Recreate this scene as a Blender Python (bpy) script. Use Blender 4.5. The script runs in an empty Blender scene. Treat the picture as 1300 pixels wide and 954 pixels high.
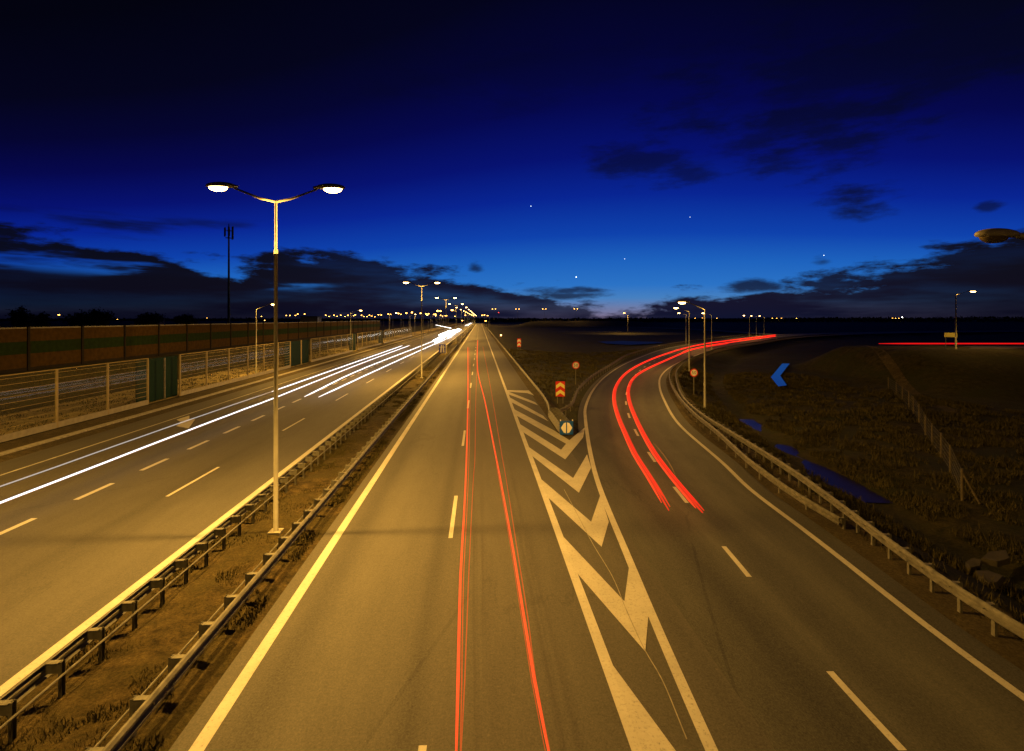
import bpy, bmesh, math, random
import numpy as np
from mathutils import Vector, Matrix
random.seed(7); rng = np.random.default_rng(7)
sc = bpy.context.scene
C = bpy.context.scene.collection
R = math.radians
# ------------------------------------------------------------ camera
H, F, HOR = 7.3, 670.0, 405.0
YAW = math.atan(41/670.0)
cam = bpy.data.cameras.new('camera'); co = bpy.data.objects.new('camera', cam); C.objects.link(co)
cam.sensor_width = 36; cam.lens = F/1300*36; cam.shift_y = -(477-HOR)/1300
cam.clip_start = .1; cam.clip_end = 20000
co.location = (0, 0, H); co.rotation_euler = (R(90), 0, -YAW)
sc.camera = co
sc.render.resolution_x, sc.render.resolution_y = 1024, 751
sc.view_settings.view_transform = 'Standard'; sc.view_settings.look = 'None'
sc.view_settings.exposure = 0.0; sc.view_settings.gamma = 1
sc.render.engine = 'CYCLES'
sc.cycles.sample_clamp_indirect = 2.0; sc.cycles.sample_clamp_direct = 30.0
sc.cycles.max_bounces = 5; sc.cycles.diffuse_bounces = 2; sc.cycles.glossy_bounces = 3
sc.cycles.transparent_max_bounces = 24; sc.cycles.use_light_tree = True
sc.cycles.caustics_reflective = False; sc.cycles.caustics_refractive = False
# lamp power and colour (high pressure sodium)
SODIUM = (1.0, .515, .085)
P_DOUBLE, P_SINGLE, P_RAMP, P_FAR = 13000, 7500, 3300, 14000

FX, FY = math.sin(YAW), math.cos(YAW)
def U(px, py, z=0.0):
    """ground position (world x, y) where the sight line through a photo point meets height z"""
    D = F*(H-z)/(py-HOR); L = (px-650)/F*D
    return (D*FX+L*FY, D*FY-L*FX)
def DL(D, L): return (D*FX+L*FY, D*FY-L*FX)
def PD(px, D): return DL(D, (px-650)/F*D)

# ------------------------------------------------------------ world: dusk sky
w = bpy.data.worlds.new('World'); sc.world = w; w.use_nodes = True
nt = w.node_tree; N = nt.nodes; LK = nt.links; N.clear()
def nd(t, **kw):
    n = N.new(t)
    for k, v in kw.items(): setattr(n, k, v)
    return n
def m(op, a, b=None, c=None, clamp=False):
    n = N.new('ShaderNodeMath'); n.operation = op; n.use_clamp = clamp
    for i, v in enumerate((a, b, c)):
        if v is None: continue
        if isinstance(v, (int, float)): n.inputs[i].default_value = v
        else: LK.new(v, n.inputs[i])
    return n.outputs[0]
def mixc(f, a, b, blend='MIX'):
    n = N.new('ShaderNodeMix'); n.data_type = 'RGBA'; n.blend_type = blend
    for s, v in ((n.inputs[0], f), (n.inputs[6], a), (n.inputs[7], b)):
        if isinstance(v, (int, float)): s.default_value = v
        elif isinstance(v, tuple): s.default_value = v+(1,)
        else: LK.new(v, s)
    return n.outputs[2]
def smooth(x, lo, hi):
    n = N.new('ShaderNodeMapRange'); n.interpolation_type = 'SMOOTHSTEP'
    LK.new(x, n.inputs[0]); n.inputs[1].default_value = lo; n.inputs[2].default_value = hi
    return n.outputs[0]
def srgb(c):
    return tuple(((v/255)/12.92 if v/255 <= .04045 else ((v/255+.055)/1.055)**2.4) for v in c)
tc = nd('ShaderNodeTexCoord'); sep = nd('ShaderNodeSeparateXYZ'); LK.new(tc.outputs['Generated'], sep.inputs[0])
dx, dy, dz = sep.outputs
hor = m('SQRT', m('ADD', m('MULTIPLY', dx, dx), m('MULTIPLY', dy, dy)))
el = m('MULTIPLY', m('ARCTAN2', dz, hor), 180/math.pi)
az = m('MULTIPLY', m('ARCTAN2', dx, dy), 180/math.pi)            # 0 along the motorway, + to the right
azs = R(14)
cosd = m('DIVIDE', m('ADD', m('MULTIPLY', dx, math.sin(azs)), m('MULTIPLY', dy, math.cos(azs))), m('MAXIMUM', hor, .001))
ee = m('MULTIPLY', el, m('ADD', 1.0, m('MULTIPLY', m('SUBTRACT', 1.0, cosd), 2.3)))
ramp = nd('ShaderNodeValToRGB'); LK.new(m('DIVIDE', ee, 45.0, clamp=True), ramp.inputs[0])
stops = [(0, (128, 112, 140)), (1.2, (108, 124, 168)), (2.2, (68, 128, 192)), (3.6, (38, 114, 198)), (6, (24, 98, 190)), (9, (6, 64, 172)),
         (13, (2, 34, 146)), (17, (2, 14, 112)), (22, (2, 4, 76)), (27, (2, 2, 48)), (33, (2, 2, 26)), (44, (1, 1, 13))]
cr = ramp.color_ramp
while len(cr.elements) < len(stops): cr.elements.new(.5)
for e_, (p, c) in zip(cr.elements, stops): e_.position = p/45; e_.color = srgb(c)+(1,)
# cloud bank whose top follows the azimuth
def noise(vec, scale, detail=6, rough=.6):
    n = nd('ShaderNodeTexNoise'); LK.new(vec, n.inputs['Vector'])
    n.inputs['Scale'].default_value = scale; n.inputs['Detail'].default_value = detail; n.inputs['Roughness'].default_value = rough
    return n.outputs['Fac']
def comb(a, b, c=0.0):
    n = nd('ShaderNodeCombineXYZ')
    for i, v in enumerate((a, b, c)):
        if isinstance(v, (int, float)): n.inputs[i].default_value = v
        else: LK.new(v, n.inputs[i])
    return n.outputs[0]
tops = nd('ShaderNodeValToRGB'); LK.new(m('DIVIDE', m('ADD', az, 90), 180.0, clamp=True), tops.inputs[0])
tp = [(-90, 8), (-40.6, 7.6), (-34, 6.6), (-24, 4.8), (-20, 6.9), (-14, 7.0), (-9, 6.3), (-5, 5.6), (-1, 4.6), (3, 3.5), (8, 3.2), (12, 2.0), (14.5, .9), (18, 1.3), (21, 2.2), (25, 2.2), (30, 3.1), (36, 4.0), (42, 5.9), (48, 6.8), (90, 7)]
cr = tops.color_ramp
while len(cr.elements) < len(tp): cr.elements.new(.5)
for e_, (p, c) in zip(cr.elements, tp): e_.position = (p+90)/180; e_.color = (c/10,)*3+(1,)
topv = m('MULTIPLY', tops.outputs[0], 10.0)
v1 = comb(m('MULTIPLY', az, .16), m('MULTIPLY', el, .55), 3.3)
n1 = noise(v1, 1.0, 8, .62)
v2 = comb(m('MULTIPLY', az, .06), m('MULTIPLY', el, .42), 9.1)
n2 = noise(v2, 1.0, 5, .55)
dens = m('ADD', m('MULTIPLY', m('SUBTRACT', topv, el), .55), m('MULTIPLY', m('SUBTRACT', n1, .5), 4.2))
bank = smooth(dens, -.12, .55)
# streaks of open sky left in the bank on the left side
gap = m('MULTIPLY', smooth(n2, .50, .60), smooth(m('ABSOLUTE', m('SUBTRACT', el, m('ADD', 4.6, m('MULTIPLY', m('ADD', az, 30), -.05)))), 1.5, .5))
gap = m('MULTIPLY', gap, m('ADD', m('MULTIPLY', smooth(az, -13, -20), .85), .0))
bank = m('MULTIPLY', bank, m('SUBTRACT', 1.0, gap))
hi = m('MULTIPLY', smooth(n2, .52, .68), m('MULTIPLY', smooth(el, 3.0, 5.0), m('MULTIPLY', smooth(az, -16, -24), smooth(el, 10.5, 8.0))))
def puff(a, e, ra, re, soft=1.0):
    d = m('SQRT', m('ADD', m('POWER', m('DIVIDE', m('SUBTRACT', az, a), ra), 2.0), m('POWER', m('DIVIDE', m('SUBTRACT', el, e), re), 2.0)))
    return m('MULTIPLY', smooth(m('ADD', d, m('MULTIPLY', m('SUBTRACT', n1, .5), 4.5)), 1.3, .1), soft)
pf = puff(17.5, 16.3, 5.5, 1.9, .72)
for a in ((33, 17.3, 9, 3.2, .75), (36.8, 10.6, 3.0, 1.5, .85), (21.5, 15.0, 3.4, 1.6, .7), (-.5, 5.6, .9, .45, .8), (9.5, 3.0, 3.5, .45, .9), (34, 5.3, .9, .5, .7),
          (40, 22, 20, 5, .6), (10, 2.5, 4, .35, .9), (29, 3.2, 3.6, .6, .9), (8, 25, 22, 3, .25), (45.5, 9.0, .7, .35, .7)):
    pf = m('MAXIMUM', pf, puff(*a))
mask = m('MAXIMUM', m('MAXIMUM', bank, m('MULTIPLY', hi, .85)), pf)
ccol = nd('ShaderNodeValToRGB'); LK.new(m('DIVIDE', el, 20.0, clamp=True), ccol.inputs[0])
cr = ccol.color_ramp
while len(cr.elements) < 4: cr.elements.new(.5)
for e_, (p, c) in zip(cr.elements, [(0, (14, 20, 46)), (3, (9, 13, 40)), (8, (5, 9, 34)), (20, (3, 4, 30))]): e_.position = p/20; e_.color = srgb(c)+(1,)
cshade = mixc(m('MULTIPLY', smooth(n2, .42, .70), .40), ccol.outputs[0], mixc(.45, ccol.outputs[0], ramp.outputs[0]))
side = smooth(m('ABSOLUTE', m('SUBTRACT', az, 12)), 12, 40)
cshade = mixc(m('MULTIPLY', side, .8), cshade, srgb((3, 5, 20)))
skyc = mixc(mask, ramp.outputs[0], cshade)
nish = nd('ShaderNodeTexSky', sky_type='NISHITA'); nish.sun_disc = False; nish.sun_elevation = R(-4); nish.sun_rotation = R(14)
b1 = nd('ShaderNodeBackground'); LK.new(skyc, b1.inputs[0]); b1.inputs[1].default_value = 1.0
b2 = nd('ShaderNodeBackground'); LK.new(nish.outputs[0], b2.inputs[0]); b2.inputs[1].default_value = .02
ad = nd('ShaderNodeAddShader'); LK.new(b1.outputs[0], ad.inputs[0]); LK.new(b2.outputs[0], ad.inputs[1])
wo = nd('ShaderNodeOutputWorld'); LK.new(ad.outputs[0], wo.inputs[0])

# ------------------------------------------------------------ materials
def newmat(name):
    mt = bpy.data.materials.new(name); mt.use_nodes = True
    return mt, mt.node_tree, mt.node_tree.nodes['Principled BSDF']
def simple(name, col, rough=.6, metal=0.0, var=.25, scale=6.0, spec=.5):
    mt, t, p = newmat(name)
    tcn = t.nodes.new('ShaderNodeTexCoord'); nn = t.nodes.new('ShaderNodeTexNoise')
    nn.inputs['Scale'].default_value = scale; nn.inputs['Detail'].default_value = 6
    t.links.new(tcn.outputs['Object'], nn.inputs['Vector'])
    r_ = t.nodes.new('ShaderNodeValToRGB'); t.links.new(nn.outputs[0], r_.inputs[0])
    r_.color_ramp.elements[0].position = .3; r_.color_ramp.elements[1].position = .7
    r_.color_ramp.elements[0].color = tuple(c*(1-var) for c in col)+(1,)
    r_.color_ramp.elements[1].color = tuple(min(1, c*(1+var)) for c in col)+(1,)
    t.links.new(r_.outputs[0], p.inputs['Base Color'])
    p.inputs['Roughness'].default_value = rough; p.inputs['Metallic'].default_value = metal
    p.inputs['Specular IOR Level'].default_value = spec
    return mt
def emis(name, col, s, sample=False):
    mt = bpy.data.materials.new(name); mt.use_nodes = True; t = mt.node_tree; t.nodes.clear()
    e = t.nodes.new('ShaderNodeEmission'); e.inputs[0].default_value = col+(1,); e.inputs[1].default_value = s
    o = t.nodes.new('ShaderNodeOutputMaterial'); t.links.new(e.outputs[0], o.inputs[0])
    if not sample: mt.cycles.emission_sampling = 'NONE'
    return mt
def asphalt(name, base, tracks=(), stains=.35):
    mt, t, p = newmat(name); n = t.nodes; l = t.links
    def mm(op, a, b=None, clamp=False):
        q = n.new('ShaderNodeMath'); q.operation = op; q.use_clamp = clamp
        for i, v in enumerate((a, b)):
            if v is None: continue
            if isinstance(v, (int, float)): q.inputs[i].default_value = v
            else: l.new(v, q.inputs[i])
        return q.outputs[0]
    tcn = n.new('ShaderNodeTexCoord'); s = n.new('ShaderNodeSeparateXYZ')
    l.new(tcn.outputs['UV'], s.inputs[0])      # u across the road in metres, v along
    u, v = s.outputs[0], s.outputs[1]
    def nz(su, sv, detail=5, off=0.0, rough=.6):
        c = n.new('ShaderNodeCombineXYZ'); l.new(mm('MULTIPLY', u, su), c.inputs[0]); l.new(mm('MULTIPLY', v, sv), c.inputs[1]); c.inputs[2].default_value = off
        q = n.new('ShaderNodeTexNoise'); l.new(c.outputs[0], q.inputs['Vector']); q.inputs['Scale'].default_value = 1
        q.inputs['Detail'].default_value = detail; q.inputs['Roughness'].default_value = rough
        return q.outputs[0]
    fine = nz(38, 38, 3, 1, .8); mid = nz(2.2, .5, 6, 2); long_ = nz(1.1, .02, 4, 3); big = nz(.25, .06, 3, 4)
    f = mm('ADD', mm('ADD', mm('MULTIPLY', mm('SUBTRACT', nz(24, 20, 2, 7, .9), .5), 4.0), mm('MULTIPLY', mm('SUBTRACT', nz(9, 7, 3, 6, .9), .5), 2.2)), mm('ADD', mm('MULTIPLY', mm('SUBTRACT', mid, .5), 1.1), mm('ADD', mm('MULTIPLY', mm('SUBTRACT', long_, .5), .9), mm('MULTIPLY', mm('SUBTRACT', big, .5), 1.6))))
    for (c0, wd, amt) in tracks:               # worn or oily bands along the wheel paths
        g = mm('MULTIPLY', mm('POWER', 2.718, mm('MULTIPLY', mm('POWER', mm('DIVIDE', mm('SUBTRACT', u, c0), wd), 2.0), -1.0)), amt)
        f = mm('ADD', f, mm('MULTIPLY', g, mm('ADD', mm('MULTIPLY', mid, .8), .6)))
    # sealed cracks
    vo = n.new('ShaderNodeTexVoronoi'); vo.feature = 'DISTANCE_TO_EDGE'
    cc = n.new('ShaderNodeCombineXYZ'); l.new(mm('ADD', mm('MULTIPLY', u, .16), mm('MULTIPLY', mid, .25)), cc.inputs[0]); l.new(mm('ADD', mm('MULTIPLY', v, .045), mm('MULTIPLY', mid, .2)), cc.inputs[1])
    l.new(cc.outputs[0], vo.inputs['Vector']); vo.inputs['Scale'].default_value = 1
    crack = mm('MULTIPLY', mm('LESS_THAN', vo.outputs['Distance'], .004), mm('GREATER_THAN', big, .50))
    f = mm('SUBTRACT', f, mm('MULTIPLY', crack, .45))
    sp = mm('MULTIPLY', mm('GREATER_THAN', nz(9, 9, 1, 8, .9), .74), .9)   # small bright chips
    f = mm('ADD', f, sp)
    k = mm('MAXIMUM', mm('ADD', mm('MULTIPLY', f, stains), 1.0), .25)
    vm = n.new('ShaderNodeVectorMath'); vm.operation = 'SCALE'; vm.inputs[0].default_value = base; l.new(k, vm.inputs['Scale'])
    l.new(vm.outputs[0], p.inputs['Base Color'])
    p.inputs['Roughness'].default_value = .78; p.inputs['Specular IOR Level'].default_value = .35
    bp = n.new('ShaderNodeBump'); bp.inputs['Strength'].default_value = .35; bp.inputs['Distance'].default_value = .012
    l.new(fine, bp.inputs['Height']); l.new(bp.outputs[0], p.inputs['Normal'])
    return mt
def soil(name, a, b, c, scale=1.0, bump=.06):
    mt, t, p = newmat(name); n = t.nodes; l = t.links
    tcn = n.new('ShaderNodeTexCoord')
    def nz(s, d, r=.65):
        q = n.new('ShaderNodeTexNoise'); l.new(tcn.outputs['Object'], q.inputs['Vector']); q.inputs['Scale'].default_value = s
        q.inputs['Detail'].default_value = d; q.inputs['Roughness'].default_value = r; return q.outputs[0]
    n1_, n2_, n3_ = nz(.22*scale, 6), nz(1.7*scale, 7), nz(9*scale, 5, .8)
    r1 = n.new('ShaderNodeValToRGB'); l.new(n2_, r1.inputs[0])
    r1.color_ramp.elements[0].position = .36; r1.color_ramp.elements[1].position = .62
    r1.color_ramp.elements[0].color = a+(1,); r1.color_ramp.elements[1].color = b+(1,)
    r2 = n.new('ShaderNodeValToRGB'); l.new(n1_, r2.inputs[0]); r2.color_ramp.elements[0].position = .42; r2.color_ramp.elements[1].position = .6
    mx = n.new('ShaderNodeMix'); mx.data_type = 'RGBA'; l.new(r2.outputs[0], mx.inputs[0]); l.new(r1.outputs[0], mx.inputs[6]); mx.inputs[7].default_value = c+(1,)
    mu = n.new('ShaderNodeMix'); mu.data_type = 'RGBA'; mu.blend_type = 'MULTIPLY'; mu.inputs[0].default_value = 1
    r3 = n.new('ShaderNodeValToRGB'); l.new(n3_, r3.inputs[0]); r3.color_ramp.elements[0].position = .3; r3.color_ramp.elements[1].position = .7
    r3.color_ramp.elements[0].color = (.35, .35, .35, 1); r3.color_ramp.elements[1].color = (1.5, 1.45, 1.3, 1)
    l.new(mx.outputs[2], mu.inputs[6]); l.new(r3.outputs[0], mu.inputs[7]); l.new(mu.outputs[2], p.inputs['Base Color'])
    p.inputs['Roughness'].default_value = .95; p.inputs['Specular IOR Level'].default_value = .1
    bp = n.new('ShaderNodeBump'); bp.inputs['Strength'].default_value = .9; bp.inputs['Distance'].default_value = bump
    l.new(n3_, bp.inputs['Height']); l.new(bp.outputs[0], p.inputs['Normal'])
    return mt
def paintmat(name, col=(.55, .53, .49), wear=.6):
    mt, t, p = newmat(name); n = t.nodes; l = t.links
    tcn = n.new('ShaderNodeTexCoord')
    def nz(s, d, r=.7):
        q = n.new('ShaderNodeTexNoise'); l.new(tcn.outputs['Object'], q.inputs['Vector']); q.inputs['Scale'].default_value = s
        q.inputs['Detail'].default_value = d; q.inputs['Roughness'].default_value = r; return q.outputs[0]
    r = n.new('ShaderNodeValToRGB'); l.new(nz(14, 6, .8), r.inputs[0]); r.color_ramp.elements[0].position = .27; r.color_ramp.elements[1].position = .47
    r.color_ramp.elements[0].color = tuple(c*(1-wear) for c in col)+(1,); r.color_ramp.elements[1].color = col+(1,)
    r2 = n.new('ShaderNodeValToRGB'); l.new(nz(.8, 5), r2.inputs[0]); r2.color_ramp.elements[0].color = (.5,)*3+(1,); r2.color_ramp.elements[1].color = (1.1,)*3+(1,)
    mu = n.new('ShaderNodeMix'); mu.data_type = 'RGBA'; mu.blend_type = 'MULTIPLY'; mu.inputs[0].default_value = 1
    l.new(r.outputs[0], mu.inputs[6]); l.new(r2.outputs[0], mu.inputs[7]); l.new(mu.outputs[2], p.inputs['Base Color'])
    p.inputs['Roughness'].default_value = .7
    return mt
M = {}
M['asph_main'] = asphalt('asphalt_main', (.070, .066, .058), [(-4.05, .36, -.6), (-1.30, .26, -.8), (1.0, .5, .15), (-3, .7, .2), (4.6, .4, -.5)])
M['asph_left'] = asphalt('asphalt_left', (.070, .066, .058), [(-10.9, 1.2, .3), (-17.2, .45, -.9), (-18.9, .4, -.6), (-14.4, .8, .2), (-21.6, .6, -.6), (-13.1, .3, -.4)])
M['asph_ramp'] = asphalt('asphalt_ramp', (.050, .049, .042), [(1.9, .45, -.5), (3.4, .5, .7), (5.6, .7, .8), (7.1, .6, .5)], .6)
M['asph_far'] = asphalt('asphalt_side_road', (.06, .057, .05))
M['paint'] = paintmat('road_paint'); M['paint_worn'] = paintmat('worn_road_paint', (.52, .50, .46), .7)
M['terrain'] = soil('field_soil', (.016, .016, .006), (.056, .048, .020), (.030, .034, .012))
M['median'] = soil('median_soil', (.028, .022, .010), (.085, .064, .030), (.050, .042, .018), 1.6)
M['verge'] = soil('verge_soil', (.05, .042, .024), (.11, .09, .055), (.06, .05, .03), 1.4)
M['gravel'] = soil('pale_gravel', (.24, .20, .11), (.36, .30, .18), (.30, .25, .15), .5, .02)
M['stripe'] = simple('pale_stripe', (.24, .19, .10), .9, 0, .1, 2, .1)
M['fencepost'] = simple('pale_fence_post', (.24, .20, .13), .8, 0, .15, 2, .1)
M['steel'] = simple('galvanised_steel', (.115, .11, .10), .7, .2, .4, 5)
M['steel_dark'] = simple('weathered_steel', (.12, .115, .10), .7, .25, .3, 7)
M['pole'] = simple('galvanised_pole', (.19, .185, .165), .6, .1, .15, 3)
M['pole_dim'] = simple('dimmed_pole', (.045, .042, .036), .75, .1, .2, 3)  # upper pole and arms: colour darkened to offset glare from the lamp heads
M['concrete'] = simple('concrete', (.26, .245, .21), .9, 0, .3, 4)
M['stone'] = simple('broken_concrete', (.035, .03, .022), .95, 0, .35, 3)
M['wood'] = simple('fence_wood', (.08, .065, .045), .9, 0, .3, 8)
M['brownpanel'] = simple('brown_barrier_panel', (.036, .021, .005), .9, 0, .25, 2, .05)
M['greenpanel'] = simple('green_barrier_panel', (.009, .018, .005), .9, 0, .25, 2, .05)
M['darkpost'] = simple('dark_barrier_post', (.012, .010, .008), .8, 0, .2, 2, .05)
M['doorgreen'] = simple('dark_green_door', (.005, .020, .018), .8, 0, .1, 2, .05)
M['head'] = simple('lamp_housing', (.30, .28, .25), .5, .1, .15, 4)
M['black'] = simple('black_plastic', (.02, .02, .02), .6, 0, .2, 6)
M['blue'] = simple('sign_blue', (.015, .03, .5), .4, 0, .08, 3)
M['white'] = simple('sign_white', (.78, .78, .76), .45, 0, .04, 3)
M['yellow'] = simple('sign_yellow', (.88, .84, .30), .45, 0, .05, 3)
M['red'] = simple('sign_red', (.68, .025, .02), .4, 0, .08, 3)
M['teal'] = simple('sign_teal', (.004, .08, .42), .4, 0, .08, 3)
M['bark'] = simple('bark', (.07, .055, .04), .9, 0, .3, 6)
M['leaf'] = simple('leaves', (.03, .04, .014), .8, 0, .4, 3)
M['plaster'] = simple('plaster', (.22, .2, .17), .9, 0, .15, 3)
M['rooft'] = simple('dark_roofing', (.06, .045, .04), .9, 0, .15, 3)
M['lens'] = emis('sodium_lens', (1.0, .60, .18), 30)
M['lens_far'] = emis('distant_lamp_lens', (1.0, .44, .07), 16)
M['lens_white'] = emis('white_flood_lens', (1.0, .95, .85), 40)
M['lens_off'] = simple('unlit_lens', (.10, .08, .05), .25, 0, .1, 4)
M['redlight'] = emis('red_beacon', (1, .05, .03), 8)
M['amber'] = emis('amber_beacon', (1, .5, .12), 16)
def glow(name, col, s, keep=.86, sample=False):
    """light hanging in the air: adds its own light and lets nearly all other light through"""
    mt = emis(name, col, s*.5, sample); t = mt.node_tree; e = t.nodes['Emission']; o = t.nodes['Material Output']
    tr_ = t.nodes.new('ShaderNodeBsdfTransparent'); tr_.inputs[0].default_value = (keep,)*3+(1,)
    a_ = t.nodes.new('ShaderNodeAddShader'); t.links.new(e.outputs[0], a_.inputs[0]); t.links.new(tr_.outputs[0], a_.inputs[1]); t.links.new(a_.outputs[0], o.inputs[0])
    return mt
M['trail_white'] = glow('white_light', (.92, .93, 1.0), 1.9, sample=True)
M['trail_grey'] = glow('dim_white_light', (.8, .76, .72), .6)
M['trail_hot'] = glow('strong_white_light', (1, .97, .92), 7, sample=True)
M['trail_red'] = glow('red_light', (1.0, .045, .012), 1.15)
M['trail_red_dim'] = glow('dim_red_light', (.62, .05, .008), .75)
M['trail_deep'] = glow('deep_red_light', (1.0, .010, .006), .8)
M['trail_orange'] = glow('orange_light', (.62, .22, .035), .5)
M['star'] = emis('star_light', (.8, .9, 1), 3.0)
# grass blades
M['grass'] = simple('grass_blades', (.050, .043, .016), .9, 0, .5, .8, .2)
# water
WL = -1.41
mt, t, p = newmat('water'); p.inputs['Base Color'].default_value = (.012, .011, .008, 1); p.inputs['Roughness'].default_value = .16
p.inputs['Specular IOR Level'].default_value = .4
nn = t.nodes.new('ShaderNodeTexNoise'); nn.inputs['Scale'].default_value = 2.5; bpn = t.nodes.new('ShaderNodeBump'); bpn.inputs['Strength'].default_value = .2
t.links.new(nn.outputs[0], bpn.inputs['Height']); t.links.new(bpn.outputs[0], p.inputs['Normal']); M['water'] = mt
mt2 = M['water'].copy(); mt2.name = 'reedy_water'; q_ = mt2.node_tree.nodes['Principled BSDF']; q_.inputs['Roughness'].default_value = .5; q_.inputs['Specular IOR Level'].default_value = .12; M['reedy'] = mt2
mt3 = M['water'].copy(); mt3.name = 'muddy_water'; q_ = mt3.node_tree.nodes['Principled BSDF']; q_.inputs['Roughness'].default_value = .3; q_.inputs['Specular IOR Level'].default_value = .14; M['muddy'] = mt3
# clear noise barrier sheet: mostly see-through, mirror-like at grazing angles
mt = bpy.data.materials.new('clear_sheet'); mt.use_nodes = True; t = mt.node_tree; t.nodes.clear()
tr = t.nodes.new('ShaderNodeBsdfTransparent'); tr.inputs[0].default_value = (.95, .96, .93, 1)
gl = t.nodes.new('ShaderNodeBsdfGlossy'); gl.inputs['Roughness'].default_value = .012; gl.inputs[0].default_value = (.9, .9, .9, 1)
df = t.nodes.new('ShaderNodeBsdfDiffuse'); df.inputs[0].default_value = (.30, .28, .24, 1)
m1 = t.nodes.new('ShaderNodeMixShader'); m1.inputs[0].default_value = .012; t.links.new(tr.outputs[0], m1.inputs[1]); t.links.new(gl.outputs[0], m1.inputs[2])
m2 = t.nodes.new('ShaderNodeMixShader'); m2.inputs[0].default_value = .04; t.links.new(m1.outputs[0], m2.inputs[1]); t.links.new(df.outputs[0], m2.inputs[2])
oo = t.nodes.new('ShaderNodeOutputMaterial'); t.links.new(m2.outputs[0], oo.inputs[0]); M['clear'] = mt

# ------------------------------------------------------------ helpers
def tag(o, label=None, cat=None, group=None, kind=None):
    if label: o['label'] = label
    if cat: o['category'] = cat
    if group: o['group'] = group
    if kind: o['kind'] = kind
    return o
class MB:
    """collects shapes and links them as one mesh object"""
    def __init__(s): s.v = []; s.f = []; s.mi = []; s.uv = None
    def quad(s, pts, mi=0):
        b = len(s.v); s.v += [tuple(q) for q in pts]; s.f.append(tuple(range(b, b+len(pts)))); s.mi.append(mi)
    def box(s, c, sz, rz=0.0, mi=0, taper=1.0):
        hx, hy, hz = sz[0]/2, sz[1]/2, sz[2]/2; b = len(s.v); ca, sa = math.cos(rz), math.sin(rz)
        for z in (-hz, hz):
            k = taper if z > 0 else 1
            for x, y in ((-hx, -hy), (hx, -hy), (hx, hy), (-hx, hy)):
                x2, y2 = x*k, y*k
                s.v.append((c[0]+x2*ca-y2*sa, c[1]+x2*sa+y2*ca, c[2]+z))
        for q in ((0, 3, 2, 1), (4, 5, 6, 7), (0, 1, 5, 4), (1, 2, 6, 5), (2, 3, 7, 6), (3, 0, 4, 7)):
            s.f.append(tuple(b+i for i in q)); s.mi.append(mi)
    def tube(s, pts, rad, n=8, mi=0, cap=True):
        pts = [Vector(q) for q in pts]
        if not hasattr(rad, '__len__'): rad = [rad]*len(pts)
        b = len(s.v)
        for i, q in enumerate(pts):
            d = (pts[min(i+1, len(pts)-1)]-pts[max(i-1, 0)]).normalized()
            up = Vector((0, 0, 1)) if abs(d.z) < .9 else Vector((1, 0, 0))
            a = d.cross(up).normalized(); c = a.cross(d).normalized()
            for k in range(n):
                t_ = 2*math.pi*k/n; w_ = q+(a*math.cos(t_)+c*math.sin(t_))*rad[i]; s.v.append(tuple(w_))
        for i in range(len(pts)-1):
            for k in range(n):
                k2 = (k+1) % n
                s.f.append((b+i*n+k, b+i*n+k2, b+(i+1)*n+k2, b+(i+1)*n+k)); s.mi.append(mi)
        if cap:
            s.f.append(tuple(b+k for k in range(n))); s.mi.append(mi)
            s.f.append(tuple(b+(len(pts)-1)*n+k for k in reversed(range(n)))); s.mi.append(mi)
    def ell(s, c, r, nu=12, nv=8, zmin=-1, zmax=1, rz=0.0, mi=0):
        b = len(s.v); ca, sa = math.cos(rz), math.sin(rz)
        t0, t1 = math.asin(zmin), math.asin(zmax)
        for j in range(nv+1):
            t_ = t0+(t1-t0)*j/nv
            for i in range(nu):
                p_ = 2*math.pi*i/nu
                x, y, z = r[0]*math.cos(t_)*math.cos(p_), r[1]*math.cos(t_)*math.sin(p_), r[2]*math.sin(t_)
                s.v.append((c[0]+x*ca-y*sa, c[1]+x*sa+y*ca, c[2]+z))
        for j in range(nv):
            for i in range(nu):
                i2 = (i+1) % nu
                s.f.append((b+j*nu+i, b+j*nu+i2, b+(j+1)*nu+i2, b+(j+1)*nu+i)); s.mi.append(mi)
        s.f.append(tuple(b+i for i in reversed(range(nu)))); s.mi.append(mi)
        s.f.append(tuple(b+nv*nu+i for i in range(nu))); s.mi.append(mi)
    def mesh(s, name, mats, smooth_=False):
        me = bpy.data.meshes.new(name); me.from_pydata(s.v, [], s.f); me.update()
        for q in (mats if isinstance(mats, (list, tuple)) else [mats]): me.materials.append(q)
        if len(me.polygons) == len(s.mi): me.polygons.foreach_set('material_index', s.mi)
        if smooth_: me.polygons.foreach_set('use_smooth', [True]*len(me.polygons))
        return me
    def build(s, name, mats, parent=None, smooth_=False):
        o = bpy.data.objects.new(name, s.mesh(name, mats, smooth_)); C.objects.link(o)
        if parent: o.parent = parent
        return o
def empty(name, loc=(0, 0, 0), rz=0.0):
    o = bpy.data.objects.new(name, None); C.objects.link(o); o.location = loc; o.rotation_euler = (0, 0, rz); o.empty_display_size = .3
    return o
def kids(o): return [c for c in bpy.data.objects if c.parent == o]
def copy_tree(o, parent=None, cmap={}):
    c = o.copy(); C.objects.link(c); c.parent = parent
    for ch in CH.get(o, []):
        k = copy_tree(ch, c); CH.setdefault(c, []).append(k)
    return c
CH = {}
def reg(root):
    """remember children lists so that copying is quick"""
    for ob in list(bpy.data.objects):
        if ob.parent: 
            if ob not in CH.setdefault(ob.parent, []): CH[ob.parent].append(ob)
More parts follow.
